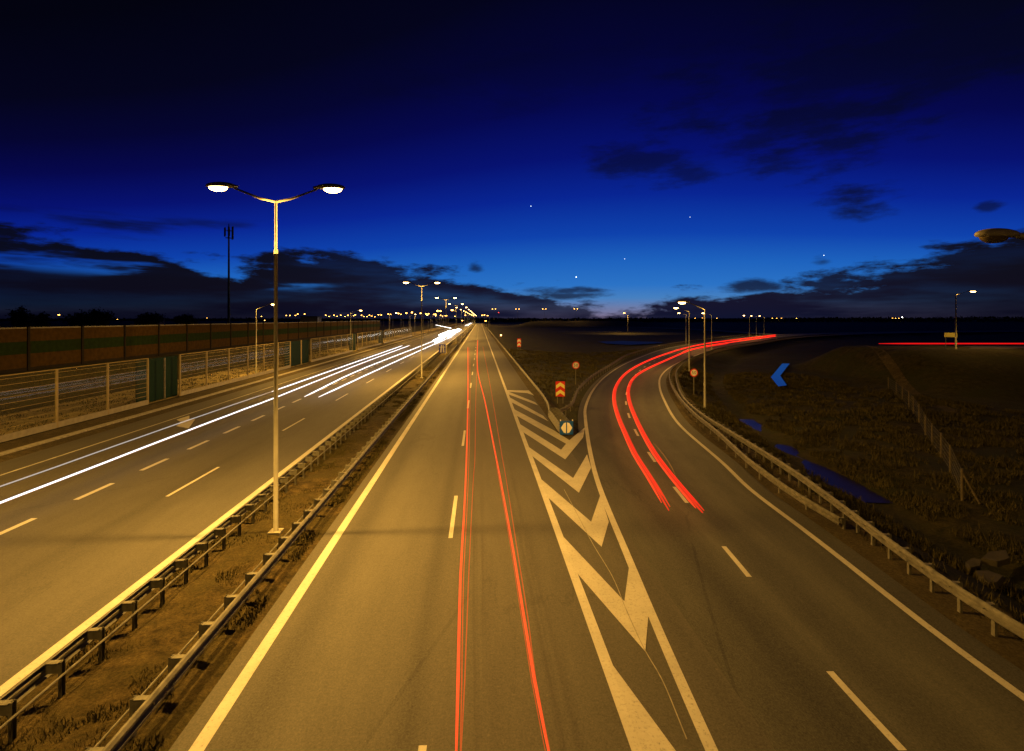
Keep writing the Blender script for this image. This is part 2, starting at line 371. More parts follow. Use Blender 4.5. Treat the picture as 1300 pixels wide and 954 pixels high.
def catmull(P, step=1.5):
    P = [np.array(q, float) for q in P]; P = [2*P[0]-P[1]]+P+[2*P[-1]-P[-2]]; out = []
    for i in range(1, len(P)-2):
        p0, p1, p2, p3 = P[i-1:i+3]; n = max(2, int(np.linalg.norm(p2-p1)/step))
        t0 = 0; t1 = t0+np.linalg.norm(p1-p0)**.5; t2 = t1+np.linalg.norm(p2-p1)**.5; t3 = t2+np.linalg.norm(p3-p2)**.5
        for k in range(n):
            t_ = t1+(t2-t1)*k/n
            A1 = (t1-t_)/(t1-t0)*p0+(t_-t0)/(t1-t0)*p1; A2 = (t2-t_)/(t2-t1)*p1+(t_-t1)/(t2-t1)*p2; A3 = (t3-t_)/(t3-t2)*p2+(t_-t2)/(t3-t2)*p3
            B1 = (t2-t_)/(t2-t0)*A1+(t_-t0)/(t2-t0)*A2; B2 = (t3-t_)/(t3-t1)*A2+(t_-t1)/(t3-t1)*A3
            out.append(tuple((t2-t_)/(t2-t1)*B1+(t_-t1)/(t2-t1)*B2))
    out.append(tuple(P[-2])); return out
def resample(P, step):
    P = np.array(P, float); d = np.r_[0, np.cumsum(np.linalg.norm(np.diff(P, axis=0), axis=1))]
    s = np.arange(0, d[-1], step); return np.stack([np.interp(s, d, P[:, k]) for k in range(P.shape[1])], 1), s
def normals(P):
    P = np.array(P, float)[:, :2]; T = np.gradient(P, axis=0); T /= np.linalg.norm(T, axis=1)[:, None]+1e-9
    return np.stack([T[:, 1], -T[:, 0]], 1), T        # right-hand normal, tangent
def offset(P, d):
    n_, _ = normals(P); Q = np.array(P, float).copy(); Q[:, :2] += n_*np.array(d).reshape(-1, 1) if hasattr(d, '__len__') else n_*d
    return Q
def poly_uv(me, uvs):
    l_ = me.uv_layers.new(name='UVMap')
    for lp in me.loops: l_.data[lp.index].uv = uvs[lp.vertex_index]
def ribbon(name, A, B, z, mat, uA, uB, kind='structure', parent=None, nx=1, vs=None):
    """surface between two polylines with the same number of points; UV in metres"""
    A = np.array(A, float)[:, :2]; B = np.array(B, float)[:, :2]; n = len(A); v = []; uv = []; f = []
    if vs is None: vs = np.r_[0, np.cumsum(np.linalg.norm(np.diff(A, axis=0), axis=1))]
    za = z if hasattr(z, '__len__') else [z]*n
    for i in range(n):
        for k in range(nx+1):
            t_ = k/nx; q = A[i]*(1-t_)+B[i]*t_; v.append((q[0], q[1], za[i])); uv.append((uA*(1-t_)+uB*t_, vs[i]))
    for i in range(n-1):
        for k in range(nx):
            a = i*(nx+1)+k; f.append((a, a+1, a+nx+2, a+nx+1))
    me = bpy.data.meshes.new(name); me.from_pydata(v, [], f); me.materials.append(mat); poly_uv(me, uv)
    me.validate(); o = bpy.data.objects.new(name, me); C.objects.link(o); o.parent = parent
    if me.polygons and me.polygons[0].normal.z < 0: me.flip_normals()
    if kind and not parent: o['kind'] = kind
    return o
def strips(name, segs, z, mat):
    """painted line segments: each seg = (polyline, width)"""
    b = MB()
    for P, wd in segs:
        P = np.array(P, float); L_ = offset(P, -wd/2); R_ = offset(P, wd/2)
        for i in range(len(P)-1):
            b.quad([(L_[i][0], L_[i][1], z), (R_[i][0], R_[i][1], z), (R_[i+1][0], R_[i+1][1], z), (L_[i+1][0], L_[i+1][1], z)])
    o = b.build(name, mat); o['kind'] = 'structure'; return o
def yline(x, y0, y1, n=2): return [(x, y0+(y1-y0)*i/(n-1)) for i in range(n)]

# ------------------------------------------------------------ road geometry (world metres)
XL = [(2.75, -60), (2.75, -12), (3.35, 0)] + [U(*q) for q in ((863.5, 864), (800, 714), (756, 603), (743, 530), (743, 519), (752, 497), (768, 479), (789, 464.7), (810, 455.2), (845, 443), (888, 435.5), (945, 428))] + [(150, 246), (230, 285), (330, 305)]
XR = [(10.4, -60), (10.3, -12), (10.3, 0)] + [U(*q) for q in ((1269, 864), (1165, 786.5), (1077, 717), (1015, 669), (954, 623), (918.5, 589), (862, 539), (844, 510), (837.5, 492), (838.5, 479), (848, 468.5), (867, 458))] + [(53, 118), (76, 146), (116, 192), (157, 226), (233, 264), (330, 283)]
LL = catmull(XL, 1.0); RL = catmull(XR, 1.0)
LLr, _ = resample(LL, 1.0); RLr, _ = resample(RL, 1.0)
def seg_dist(px, py, P):
    """distance to a polyline and side (+ = right of travel)"""
    P = np.asarray(P)[::2]; best = np.full(px.shape, 1e9); side = np.zeros(px.shape)
    for i in range(len(P)-1):
        a, b = P[i], P[i+1]; d = b-a; L2 = d@d
        t_ = np.clip(((px-a[0])*d[0]+(py-a[1])*d[1])/L2, 0, 1)
        qx, qy = a[0]+t_*d[0], a[1]+t_*d[1]; ds = np.hypot(px-qx, py-qy); cr_ = (px-a[0])*d[1]-(py-a[1])*d[0]
        k = ds < best; best[k] = ds[k]; side[k] = np.sign(cr_[k])
    return best, side
def sstep(x, a, b):
    t_ = np.clip((x-a)/(b-a), 0, 1); return t_*t_*(3-2*t_)
def vnoise(x, y, s, seed):
    xi, yi = np.floor(x/s), np.floor(y/s); fx, fy = x/s-xi, y/s-yi; fx = fx*fx*(3-2*fx); fy = fy*fy*(3-2*fy)
    def h_(i, j): v = np.sin(i*127.1+j*311.7+seed*74.7)*43758.5453; return v-np.floor(v)
    return (h_(xi, yi)*(1-fx)+h_(xi+1, yi)*fx)*(1-fy)+(h_(xi, yi+1)*(1-fx)+h_(xi+1, yi+1)*fx)*fy-.5
def terrain_h(x, y):
    x = np.asarray(x, float); y = np.asarray(y, float)
    D = x*FX+y*FY; L = x*FY-y*FX
    dL, sL = seg_dist(x, y, LLr); dR, sR = seg_dist(x, y, RLr)
    h = np.full(x.shape, -.08); nz = vnoise(x, y, 3.1, 1)*.16+vnoise(x, y, 1.2, 2)*.07+vnoise(x, y, 9, 5)*.3
    rightside = (sR > 0) & (x > 6)
    s = np.where(rightside, dR, 0)
    fall = -1.0*sstep(s, 2.3, 5.6)-.28*np.exp(-((s-6.8)/1.3)**2)
    h += np.where(rightside, fall+nz*sstep(s, 2.2, 5), 0)
    gore = (~rightside) & (sL < 0) & (x > 5.5)
    g = np.minimum(x-6.2, dL-2.0)
    h += np.where(gore, -.9*sstep(g, 0, 14)+nz*.8*sstep(g, 0, 2), 0)
    # banked side road far on the right
    bank_ = sstep(D, 52, 72)*(1-sstep(D, 84, 96))*sstep(L, 46, 54)
    h += np.where(rightside, 4.1*bank_, 0)
    # left: bank that carries the rear noise barrier
    h += np.where(x < -29.5, 2.1*sstep(-x, 38, 45)+nz*.5*sstep(-x, 36.5, 39), 0)
    # far bank carrying the crossing road behind the gore
    fb = sstep(D, 520, 560)*(1-sstep(D, 610, 660))*sstep(L, -6, 30)*(1-sstep(L, 120, 200))
    h += 6.0*fb
    h += np.where(D > 900, sstep(D, 900, 2500)*(4+6*sstep(L, 400, 1400)+vnoise(x, y, 300, 9)*5), 0)
    return h
def graded(lo, hi, st, far, g=1.13):
    c = list(np.arange(lo, hi+.01, st)); a = st; q = lo; left = []
    while q > -far: a *= g; q -= a; left.append(q)
    a = st; q = c[-1]; rt = []
    while q < far: a *= g; q += a; rt.append(q)
    return np.array(left[::-1]+c+rt)
gx = graded(-52, 96, .55, 5000); gy = graded(-12, 110, .55, 6000, 1.09)
GX, GY = np.meshgrid(gx, gy); GZ = terrain_h(GX.ravel(), GY.ravel())
nx_, ny_ = len(gx), len(gy)
me = bpy.data.meshes.new('ground'); vv = np.stack([GX.ravel(), GY.ravel(), GZ], 1)
ii = np.arange(nx_*ny_).reshape(ny_, nx_); ff = np.stack([ii[:-1, :-1], ii[:-1, 1:], ii[1:, 1:], ii[1:, :-1]], -1).reshape(-1, 4)
me.from_pydata(vv.tolist(), [], ff.tolist()); me.polygons.foreach_set('use_smooth', [True]*len(me.polygons)); me.materials.append(M['terrain'])
g = bpy.data.objects.new('ground', me); C.objects.link(g); tag(g, kind='structure')

ys = list(np.r_[np.arange(-60, 200, 2.0), np.arange(200, 2400, 25)])
# carriageways
ribbon('motorway_left', [(-24.3, y) for y in ys], [(-8.95, y) for y in ys], 0.0, M['asph_left'], -24.3, -8.95, vs=ys)
ribbon('motorway_right', [(-5.25, y) for y in ys], [(5.0, y) for y in ys], 0.0, M['asph_main'], -5.25, 5.0, vs=ys)
# ramp: asphalt between its lines plus shoulders; same point count by parameter
def matched(A, B, n):
    A = np.array(A); B = np.array(B)
    def at(P, k):
        d = np.r_[0, np.cumsum(np.linalg.norm(np.diff(P, axis=0), axis=1))]; s = np.linspace(0, d[-1], n)
        return np.stack([np.interp(s, d, P[:, 0]), np.interp(s, d, P[:, 1])], 1)
    return at(A, 0), at(B, 0)
RS = [q for q in RL]
RSr, _ = resample(RS, 1.0)
# nearest left-line point for every right-line point, so cross sections stay square
Lp = np.array(LLr)[:, :2]; pairL = []; last = 0
for q in RSr:
    d = np.hypot(Lp[last:last+14, 0]-q[0], Lp[last:last+14, 1]-q[1]); k = last+int(np.argmin(d)); last = max(last, k); pairL.append(tuple(Lp[last]))
pairL = np.array(pairL)
ker = np.ones(7)/7
pl = pairL.copy()
for k in range(2): pl[3:-3, k] = np.convolve(pairL[:, k], ker, 'valid')
across = RSr-pl; wd = np.linalg.norm(across, axis=1)[:, None]; uvec = across/wd
leftA = pl-uvec*.55; rightB = RSr+uvec*.75
leftA[RSr[:, 1] < 31] = np.stack([np.full((RSr[:, 1] < 31).sum(), 5.0), RSr[RSr[:, 1] < 31, 1]], 1)
leftA[:, 0] = np.where(RSr[:, 1] < 36, np.maximum(leftA[:, 0], 5.0), leftA[:, 0])
ribbon('slip_road', leftA, rightB, .002, M['asph_ramp'], 0, 8.6)
# gravelly verges
ribbon('verge_strip', rightB, rightB+uvec*1.7, -.012, M['verge'], 0, 2)
ribbon('left_verge', [(-28.0, y) for y in ys], [(-24.3, y) for y in ys], -.01, M['verge'], 0, 4, vs=ys)
ribbon('service_road', [(-36.2, y) for y in ys], [(-28.4, y) for y in ys], -.02, M['gravel'], 0, 8, vs=ys)
# concrete gutter beside the left carriageway
gb = MB()
for y in np.arange(-20, 260, 4.0): gb.box((-25.7, y+1.98, .02), (.45, 3.94, .10))
tag(gb.build('gutter', M['concrete']), kind='structure')
# dirt around the gore nose
gl_ = catmull([(4.98, 28.5), (4.98, 40), (4.98, 60), (4.98, 120), (4.98, 400)], 3); gl_, _ = resample(gl_, 2.0)
ribbon('gore_verge', gl_, gl_+np.array([1.3, 0]), -.014, M['verge'], 0, 2)
# median strip with uneven ground
mv = []; mf = []; mys = np.r_[np.arange(-20, 90, .4), np.arange(90, 700, 5)]; mxs = np.linspace(-9.0, -5.2, 13)
for y in mys:
    for x in mxs:
        e_ = min(x+9.0, -5.2-x); mv.append((x, y, -.02+(.10+float(vnoise(np.array(x), np.array(y), .9, 3))*.14)*min(1, e_/.7)+(-.03 if e_ < .05 else 0)))
k_ = len(mxs)
for i in range(len(mys)-1):
    for j in range(k_-1): a = i*k_+j; mf.append((a, a+1, a+k_+1, a+k_))
me = bpy.data.meshes.new('median_strip'); me.from_pydata(mv, [], mf); me.materials.append(M['median']); me.polygons.foreach_set('use_smooth', [True]*len(mf))
tag(C.objects.link(bpy.data.objects.new('median_strip', me)) or bpy.data.objects['median_strip'], kind='structure')

# painted markings
Z1 = .006
segs = [(yline(-4.78, -40, 1500, 60), .26), (yline(2.68, -40, 1500, 60), .24), (yline(-9.37, -40, 1500, 60), .26), (yline(-22.3, -40, 900, 40), .13)]
strips('edge_lines', segs, Z1, M['paint'])
d = []
for k in range(-4, 60): y0 = 17.65+12.75*k; d.append((yline(-.97, y0, y0+4.2), .14))
for k in range(-4, 60): y0 = 22.5+12.75*k; d.append((yline(-12.82, y0, y0+4.3), .14))
for k in range(-10, 40): y0 = 22.3+4.12*k; d.append((yline(-16.25, y0, y0+2.15), .22))
# slip road centre dashes follow the curve through the photographed ones
CP = [(6.9, -40), (6.95, -12), (7.0, 0)]+[U(*q) for q in ((1057, 857), (930.5, 708), (865, 630), (829, 583), (810, 553.5), (799.6, 531.5), (795.3, 516), (794.6, 502.8), (797, 493), (802, 483), (812, 471), (830, 459), (850, 450.5), (885, 441.5), (940, 431.5))]
CL, cs = resample(catmull(CP, .5), .5)
i0 = int(np.argmin(np.hypot(CL[:, 0]-U(948, 727.7)[0], CL[:, 1]-U(948, 727.7)[1])))
for k in range(-8, 40):
    a = i0+k*12
    if 0 <= a < len(CL)-5: d.append((CL[a:a+5], .15))
strips('lane_dashes', d, Z1+.002, M['paint'])
strips('slip_road_lines', [(LLr[(LLr[:, 1] > -12)], .22), (RLr[RLr[:, 1] > -40], .20)], Z1+.004, M['paint_worn'])
# chevron hatching of the gore, from points along the painted shapes
def Z(x, y): return U(640+x/4.769, 480+y/4.769)
def Y(x, y): return U(660+x/4.146, 640+y/4.146)
ch = MB()
polys = [[Z(12, 75), Z(150, 77), Z(182, 108), Z(140, 93), Z(20, 84)],
         [Z(15, 80), Z(25, 100), Z(205, 167), Z(188, 148)],
         [Z(32, 118), Z(42, 147), Z(268, 264), Z(236, 230)],
         [Z(50, 185), Z(62, 222), Z(375, 400), Z(395, 378), Z(300, 318)],
         [Z(395, 378), Z(375, 400), Z(345, 437), Z(370, 495), Z(478, 362), Z(490, 300)],
         [Z(82, 272), Z(108, 325), Z(370, 495), Z(345, 437)],
         [Z(128, 405), Z(165, 470), Z(453, 697), Z(418, 608)],
         [Z(418, 608), Z(453, 697), Z(527, 545), Z(502, 465)],
         [Z(207, 600), Z(262, 722), Y(430, 228), Z(527, 873)],
         [Z(527, 873), Y(430, 228), Y(468, 95), Z(583, 710)],
         [Y(220, 165), Y(300, 365), Y(660, 780), Y(550, 515)],
         [Y(550, 515), Y(660, 780), Y(678, 570), Y(574, 335)]]
for q in polys: ch.quad([(a, b, Z1+.007) for a, b in q])
# the next chevron towards the viewer, stepped like the last ones
for (a, b, c_, e_, f_, g_) in (((2.74, 11.2), (2.74, 8.5), (3.55, 5.0), (3.6, 7.4), (3.56, 5.4), (3.62, 8.6)),):
    ch.quad([(q[0], q[1], Z1+.007) for q in (a, b, c_, e_)]); ch.quad([(q[0], q[1], Z1+.007) for q in (e_, c_, f_, g_)])
tag(ch.build('chevron_hatching', M['paint_worn']), kind='structure')
strips('paving_seam', [(catmull([U(*q) for q in ((716, 622), (732, 652), (753, 692), (778, 734), (795, 775), (819, 827), (840, 863), (872, 940))], .3), .022)], Z1+.012, M['concrete'])
aw = MB()
def A_(x, y): return U(200+x/18.57, 510+y/18.57)
q = [A_(445, 430), A_(750, 335), A_(752, 425), A_(890, 420), A_(735, 635), A_(445, 585), A_(545, 490)]
aw.quad([(a, b, Z1+.004) for a, b in (q[0], q[1], q[2], q[6])]); aw.quad([(a, b, Z1+.004) for a, b in (q[6], q[2], q[3], q[4], q[5])])
tag(aw.build('lane_arrow', M['paint']), kind='structure')
# side road across the far bank on the right, and lit roads far behind the gore
def line3(pts, wd, name, zs):
    P, s_ = resample([tuple(q)+(z_,) for q, z_ in zip(pts, zs)], 4.0)
    ribbon(name, offset(P, -wd/2)[:, :2], offset(P, wd/2)[:, :2], list(P[:, 2]), M['asph_far'], 0, wd)
line3([DL(78, 55.5), DL(78, 70), DL(77.5, 110), DL(77, 190)], 7, 'side_road', [2.0, 3.12, 3.14, 3.14])
line3([U(1010, 427.2), U(965, 423.6), U(900, 419.3), U(840, 416.6), U(795, 415.4), U(740, 414.8)], 8, 'distant_loop_road', [.05]*6)
line3([DL(585, -12), DL(585, 30), DL(580, 70), DL(580, 130)], 9, 'distant_crossing_road', [6.1]*4)
line3([U(700, 420.5), U(745, 420.2), U(795, 420.5)], 5, 'distant_track', [-.6]*3)

# water
WL = -1.41
def sheet(name, pts, z, mat):
    b = MB(); b.quad([(a, c_, z) for a, c_ in pts]); return tag(b.build(name, mat), kind='structure')
sheet('ditch_water', [U(993, 461.8, -.72), U(1002.5, 461.8, -.72), U(990.5, 477.2, -.72), U(999, 489.4, -.72), U(988, 490.8, -.72), U(978.6, 479, -.72)][::-1], -.72, M['water'])
sheet('pond_water', [U(758, 434, -.72), U(790, 433, -.72), U(842, 434.5, -.72), U(838, 436, -.72), U(800, 438, -.72), U(770, 436.5, -.72)][::-1], -.72, M['reedy'])
# water lying in the roadside ditch; the uneven bottom breaks it into pools
wi = [i for i in range(len(RSr)) if 24 < RSr[i, 1] < 47]
b = MB()
for i in wi[:-1]:
    a0, a1 = RSr[i]+uvec[i]*5.2, RSr[i]+uvec[i]*8.6; b0, b1 = RSr[i+1]+uvec[i+1]*5.2, RSr[i+1]+uvec[i+1]*8.6
    b.quad([(a0[0], a0[1], WL), (a1[0], a1[1], WL), (b1[0], b1[1], WL), (b0[0], b0[1], WL)])
tag(b.build('roadside_water', M['muddy']), kind='structure')

# ------------------------------------------------------------ grass (uncountable)
def blades(name, xs, ys_, zs, hs, wdt):
    n = len(xs); a = rng.uniform(0, 2*np.pi, n); ln = rng.uniform(-.5, .5, (n, 2))*hs[:, None]
    v = np.zeros((n, 3, 3)); ca, sa = np.cos(a)*wdt, np.sin(a)*wdt
    v[:, 0] = np.stack([xs-ca, ys_-sa, zs], 1); v[:, 1] = np.stack([xs+ca, ys_+sa, zs], 1); v[:, 2] = np.stack([xs+ln[:, 0], ys_+ln[:, 1], zs+hs], 1)
    me = bpy.data.meshes.new(name); me.from_pydata(v.reshape(-1, 3).tolist(), [], np.arange(n*3).reshape(-1, 3).tolist()); me.materials.append(M['grass'])
    o = bpy.data.objects.new(name, me); C.objects.link(o); return tag(o, kind='stuff')
def tuft(n, fx, thr, seed):
    X, Y_ = fx(n); k = vnoise(X, Y_, 1.1, seed)+vnoise(X, Y_, .35, seed+1)*.5 > thr; return X[k], Y_[k]
X, Y_ = tuft(70000, lambda n: (rng.uniform(-8.8, -5.4, n), 4+76*rng.uniform(0, 1, n)**1.6), .02, 20)
Zt = np.full(len(X), .02); hh = rng.uniform(.05, .17, len(X)); blades('median_grass', X, Y_, Zt, hh, .012+.0004*Y_)
X, Y_ = tuft(260000, lambda n: (rng.uniform(11, 48, n), 3+75*rng.uniform(0, 1, n)**1.3), -.02, 30)
dR_, sR_ = seg_dist(X, Y_, RLr); k = (sR_ > 0) & (dR_ > 1.6) & (abs(dR_-6.8) > .75); X, Y_ = X[k], Y_[k]
Zt = terrain_h(X, Y_)-.02; hh = rng.uniform(.08, .36, len(X)); blades('field_grass', X, Y_, Zt, hh, .012+.0007*Y_)
X, Y_ = tuft(50000, lambda n: (rng.uniform(6.6, 40, n), 38+90*rng.uniform(0, 1, n)**1.2), -.02, 40)
dL_, sL_ = seg_dist(X, Y_, LLr); k = (sL_ < 0) & (dL_ > 2.3); X, Y_ = X[k], Y_[k]
Zt = terrain_h(X, Y_)-.02; blades('gore_grass', X, Y_, Zt, rng.uniform(.08, .3, len(X)), .03+.0006*Y_)
X, Y_ = tuft(45000, lambda n: (rng.uniform(-44, -28.6, n), 14+110*rng.uniform(0, 1, n)**1.2), -.05, 50)
blades('bank_grass', X, Y_, terrain_h(X, Y_)-.02, rng.uniform(.08, .3, len(X)), .03+.0006*Y_)

# ------------------------------------------------------------ guardrails
WP = [(0, -.155), (.03, -.145), (.075, -.10), (.075, -.055), (.015, -.02), (.015, .02), (.075, .055), (.075, .10), (.03, .145), (0, .155),
      (-.012, .150), (.015, .13), (.055, .095), (.055, .06), (0, .025), (0, -.025), (.055, -.06), (.055, -.095), (.015, -.13), (-.012, -.150)]
def beam(b, P, zc, face, prof=WP):
    """sweep the beam profile along a path; face=+1 bulges to the right of travel"""
    P = np.array(P, float); nn_, _ = normals(P); k = len(prof); b0 = len(b.v)
    zc = zc if hasattr(zc, '__len__') else [zc]*len(P)
    for i in range(len(P)):
        for (o_, z_) in prof: b.v.append((P[i][0]+nn_[i][0]*o_*face, P[i][1]+nn_[i][1]*o_*face, zc[i]+z_))
    for i in range(len(P)-1):
        for j in range(k):
            j2 = (j+1) % k; b.f.append((b0+i*k+j, b0+i*k+j2, b0+(i+1)*k+j2, b0+(i+1)*k+j)); b.mi.append(0)
    b.f.append(tuple(b0+j for j in range(k))); b.mi.append(0); b.f.append(tuple(b0+(len(P)-1)*k+j for j in reversed(range(k)))); b.mi.append(0)
def postmesh(side, gap, hgt, base=0.0):
    """C-shaped post with a spacer block reaching to the beam (beam lies at +x*side)"""
    b = MB(); b.box((0, 0, hgt/2-.1+base/2), (.012, .10, hgt+.2)); b.box((-.03*side+0, .047, hgt/2-.1), (.055, .006, hgt+.2)); b.box((-.03*side, -.047, hgt/2-.1), (.055, .006, hgt+.2))
    if gap > .03:
        b.box((side*gap/2, 0, hgt-.13), (gap, .09, .16)); b.box((side*gap/2, 0, hgt-.02), (gap+.05, .12, .012))
        b.tube([(side*(gap+.0), 0, hgt-.13), (side*(gap+.085), 0, hgt-.13)], .018, 6)
    return b
def guardrail(label, path, face, spacing, gap=.2, top=.75, back=False, mat='steel', near=100, zends=None, start=0.0):
    root = empty('guardrail', (path[0][0], path[0][1], 0)); off = Vector((-path[0][0], -path[0][1], 0))
    tag(root, label, 'guardrail')
    P = np.array(path, float); zc = np.full(len(P), top-.155)
    if zends is not None: zc = np.array([zends(q) for q in P])
    b = MB(); beam(b, P, list(zc), face)
    # overlapping splice plates with bolts every 4 m
    Ps, _ = resample(P, 4.0); nn_, tt_ = normals(Ps)
    for i, q in enumerate(Ps[:60]):
        z_ = float(np.interp(i*4.0, np.r_[0, np.cumsum(np.linalg.norm(np.diff(P, axis=0), axis=1))], zc))
        for dz_ in (-.1, -.05, .05, .1):
            for s_ in (-.1, .1):
                c_ = q+tt_[i]*s_+nn_[i]*face*.08; b.box((c_[0], c_[1], z_+dz_*.8), (.02, .02, .02))
    o = b.build('rail_beam', M[mat], root); o.location = off
    if back:
        b = MB(); Pb = offset(P, -face*(gap+.10)); step = max(1, len(Pb)//120)
        b.tube([(q[0], q[1], top-.22) for q in Pb[::step]], .022, 6); o = b.build('back_rail', M[mat], root); o.location = off
    Q = offset(P, -face*gap); Q, s_ = resample(Q[:, :2], spacing); nn_, tt_ = normals(Q)
    me0 = postmesh(1, gap, top).mesh('post', M['steel_dark'])
    order = sorted(range(len(Q)), key=lambda i: (Q[i][0]**2+Q[i][1]**2) + (0 if Q[i][1] > 6 else 1e6)); nearset = set(order[:near]); rest = MB()
    for i in range(len(Q)):
        ang = math.atan2(nn_[i][1]*face, nn_[i][0]*face)
        drop = 0.0
        if zends is not None:
            k = int(np.argmin(np.hypot(P[:, 0]-Q[i][0], P[:, 1]-Q[i][1]))); drop = (top-.155)-zc[k]
        if i in nearset:
            o = bpy.data.objects.new('post', me0); C.objects.link(o); o.parent = root
            o.location = (Q[i][0]+off.x, Q[i][1]+off.y, -drop); o.rotation_euler = (0, 0, ang)
        else:
            rest.box((Q[i][0], Q[i][1], top/2), (.07, .1, top-.02), ang); rest.box((Q[i][0]+math.cos(ang)*gap/2, Q[i][1]+math.sin(ang)*gap/2, top-.12), (gap, .09, .16), ang)
    if rest.v:
        o = rest.build('post_row', M['steel_dark'], root); o.location = off; o['kind'] = 'stuff'
    return root
mpath = lambda x, y1=640: [(x, y) for y in np.r_[np.arange(-14, 120, 2.0), np.arange(120, y1, 10.0)]]
guardrail('grey steel guardrail of the left carriageway, nearest the solid line left of the median', mpath(-8.25), -1, 1.07, .24, back=True)
guardrail('grey steel guardrail along the right side of the grassy median', mpath(-5.72), 1, 1.12, .24, back=True)
# outer slip road rail (dist from the white line measured on the photo)
op = [(11.75, -14), (11.7, 2)]+[U(*q, .75) for q in ((1300, 794), (1200, 733), (1123, 679), (1033, 613), (981, 578.7), (929, 547.5), (894.6, 526.8), (870, 506), (860, 486))]
tail = [tuple(q) for i, q in enumerate(RSr+uvec*1.9) if RSr[i, 1] > 62 and RSr[i, 1] < 230][::8]
outer, _ = resample(catmull(op+tail, 1.0), 1.0)
guardrail('long steel guardrail on the outside of the curving slip road', outer, -1, .98, .16, near=95)
ip = [(12.45, 17.2)]+[U(1067, 659, .35), U(1015, 626, .55), U(964, 594, .6), U(912, 549, .6), U(881, 524, .6)]+[tuple(q) for i, q in enumerate(RSr+uvec*1.15) if 43 < RSr[i, 1] < 100][::8]
ip = ip[1:]
inner, _ = resample(catmull(ip, 1.0), 1.0)
y0_ = inner[0][1]
guardrail('low second guardrail ending in front of the outer slip road rail', inner, -1, 1.9, .10, top=.68, zends=lambda q: .25+.27*min(1, max(0, (np.hypot(q[0]-inner[0][0], q[1]-inner[0][1]))/5)))
# gore rails
gl1 = [(5.05, 38.0), (5.35, 41), (5.5, 45)]+[(5.55, y) for y in np.r_[np.arange(50, 130, 3), np.arange(130, 420, 10)]]
gl1, _ = resample(catmull(gl1, 1.0), 1.5)
guardrail('guardrail from the crash cushion along the right edge of the motorway', gl1, -1, 2.0, .12)
gr1 = [(5.78, 38.0)]+[U(*q, .72) for q in ((724, 513), (734, 493), (752, 476.5), (775, 462.5))]+[tuple(q) for i, q in enumerate(pl-uvec*1.9) if pl[i, 1] > 95 and pl[i, 1] < 225][::8]
gr1, _ = resample(catmull(gr1, 1.0), 1.5)
guardrail('guardrail from the crash cushion bending right along the slip road', gr1, 1, 2.0, .12)

# ------------------------------------------------------------ crash cushion with its sign
cc = empty('crash_cushion', (5.42, 32.9, 0)); tag(cc, 'ladder-like crash cushion at the nose between motorway and slip road', 'crash cushion')
for sx in (-.36, .36):
    b = MB(); beam(b, [(sx, y) for y in np.arange(.1, 5.6, .45)], .55, 1 if sx > 0 else -1); beam(b, [(sx, y) for y in np.arange(.1, 5.6, .45)], .24, 1 if sx > 0 else -1)
    b.build('side_beam', M['steel'], cc)
for i in range(7):
    b = MB(); y = .25+i*.85; b.box((0, y, .42), (.62, .06, .62)); b.tube([(-.3, y, .76), (0, y+.42, .76), (.3, y, .76)], .025, 6); b.tube([(-.3, y, .74), (.3, y, .74)], .03, 6)
    b.build('diaphragm', M['steel_dark'], cc)
    b = MB(); b.box((0, y+.42, .40), (.5, .62, .4)); b.build('absorber_box', M['steel_dark'], cc)
b = MB(); b.box((0, 3, .04), (.5, 6.2, .05)); b.build('base_rail', M['steel_dark'], cc)
ns = empty('nose_sign', (5.42, 32.75, 0)); tag(ns, 'small teal board with two pale arrows pointing apart, on the cushion nose', 'sign')
b = MB(); b.box((0, 0, .48), (.84, .05, .84)); b.build('board', M['teal'], ns)
for s in (-1, 1):
    b = MB(); v = [(s*.035, .82), (s*.035, .14), (s*.17, .18), (s*.36, .48), (s*.17, .78)]
    b.quad([(x, -.029, z_) for x, z_ in (v if s < 0 else v[::-1])]); b.build('arrow', M['white'], ns)
b = MB(); b.box((-.38, .0, .95), (.06, .06, .08)); b.box((.38, 0, .95), (.06, .06, .08)); b.build('reflector', M['white'], ns)

# ------------------------------------------------------------ road signs
def chevron_board(px, D, wdt, hgt, z0, label, group=None, mat='yellow'):
    x, y = PD(px, D); r = empty('chevron_board', (x, y, -.3)); tag(r, label, 'sign', group); z0 += .3
    b = MB(); b.box((0, 0, z0+hgt/2), (wdt, .03, hgt)); b.build('board', M['red'], r)
    n_ = 2; 
    for k in range(n_):
        b = MB(); zb = z0+.03*hgt+k*hgt*.48; t_ = hgt*.24; pk = hgt*.2
        for s in (-1, 1):
            q = [(0, zb+pk), (s*wdt*.46, zb), (s*wdt*.46, zb+t_), (0, zb+pk+t_)]
            b.quad([(a, -.0185, c_) for a, c_ in (q if s > 0 else q[::-1])])
        b.build('chevron', M[mat], r)
    for s in (-1, 1):
        b = MB(); b.tube([(s*wdt*.3, .045, 0), (s*wdt*.3, .045, z0+hgt*.95)], .03, 8); b.build('post', M['pole'], r)
    return r
chevron_board(711.3, 46, .82, 1.32, .52, 'red board with two yellow upward chevrons behind the crash cushion')
chevron_board(659, 128, .9, 2.0, .5, 'far pale chevron board on the motorway verge near the horizon', mat='white')
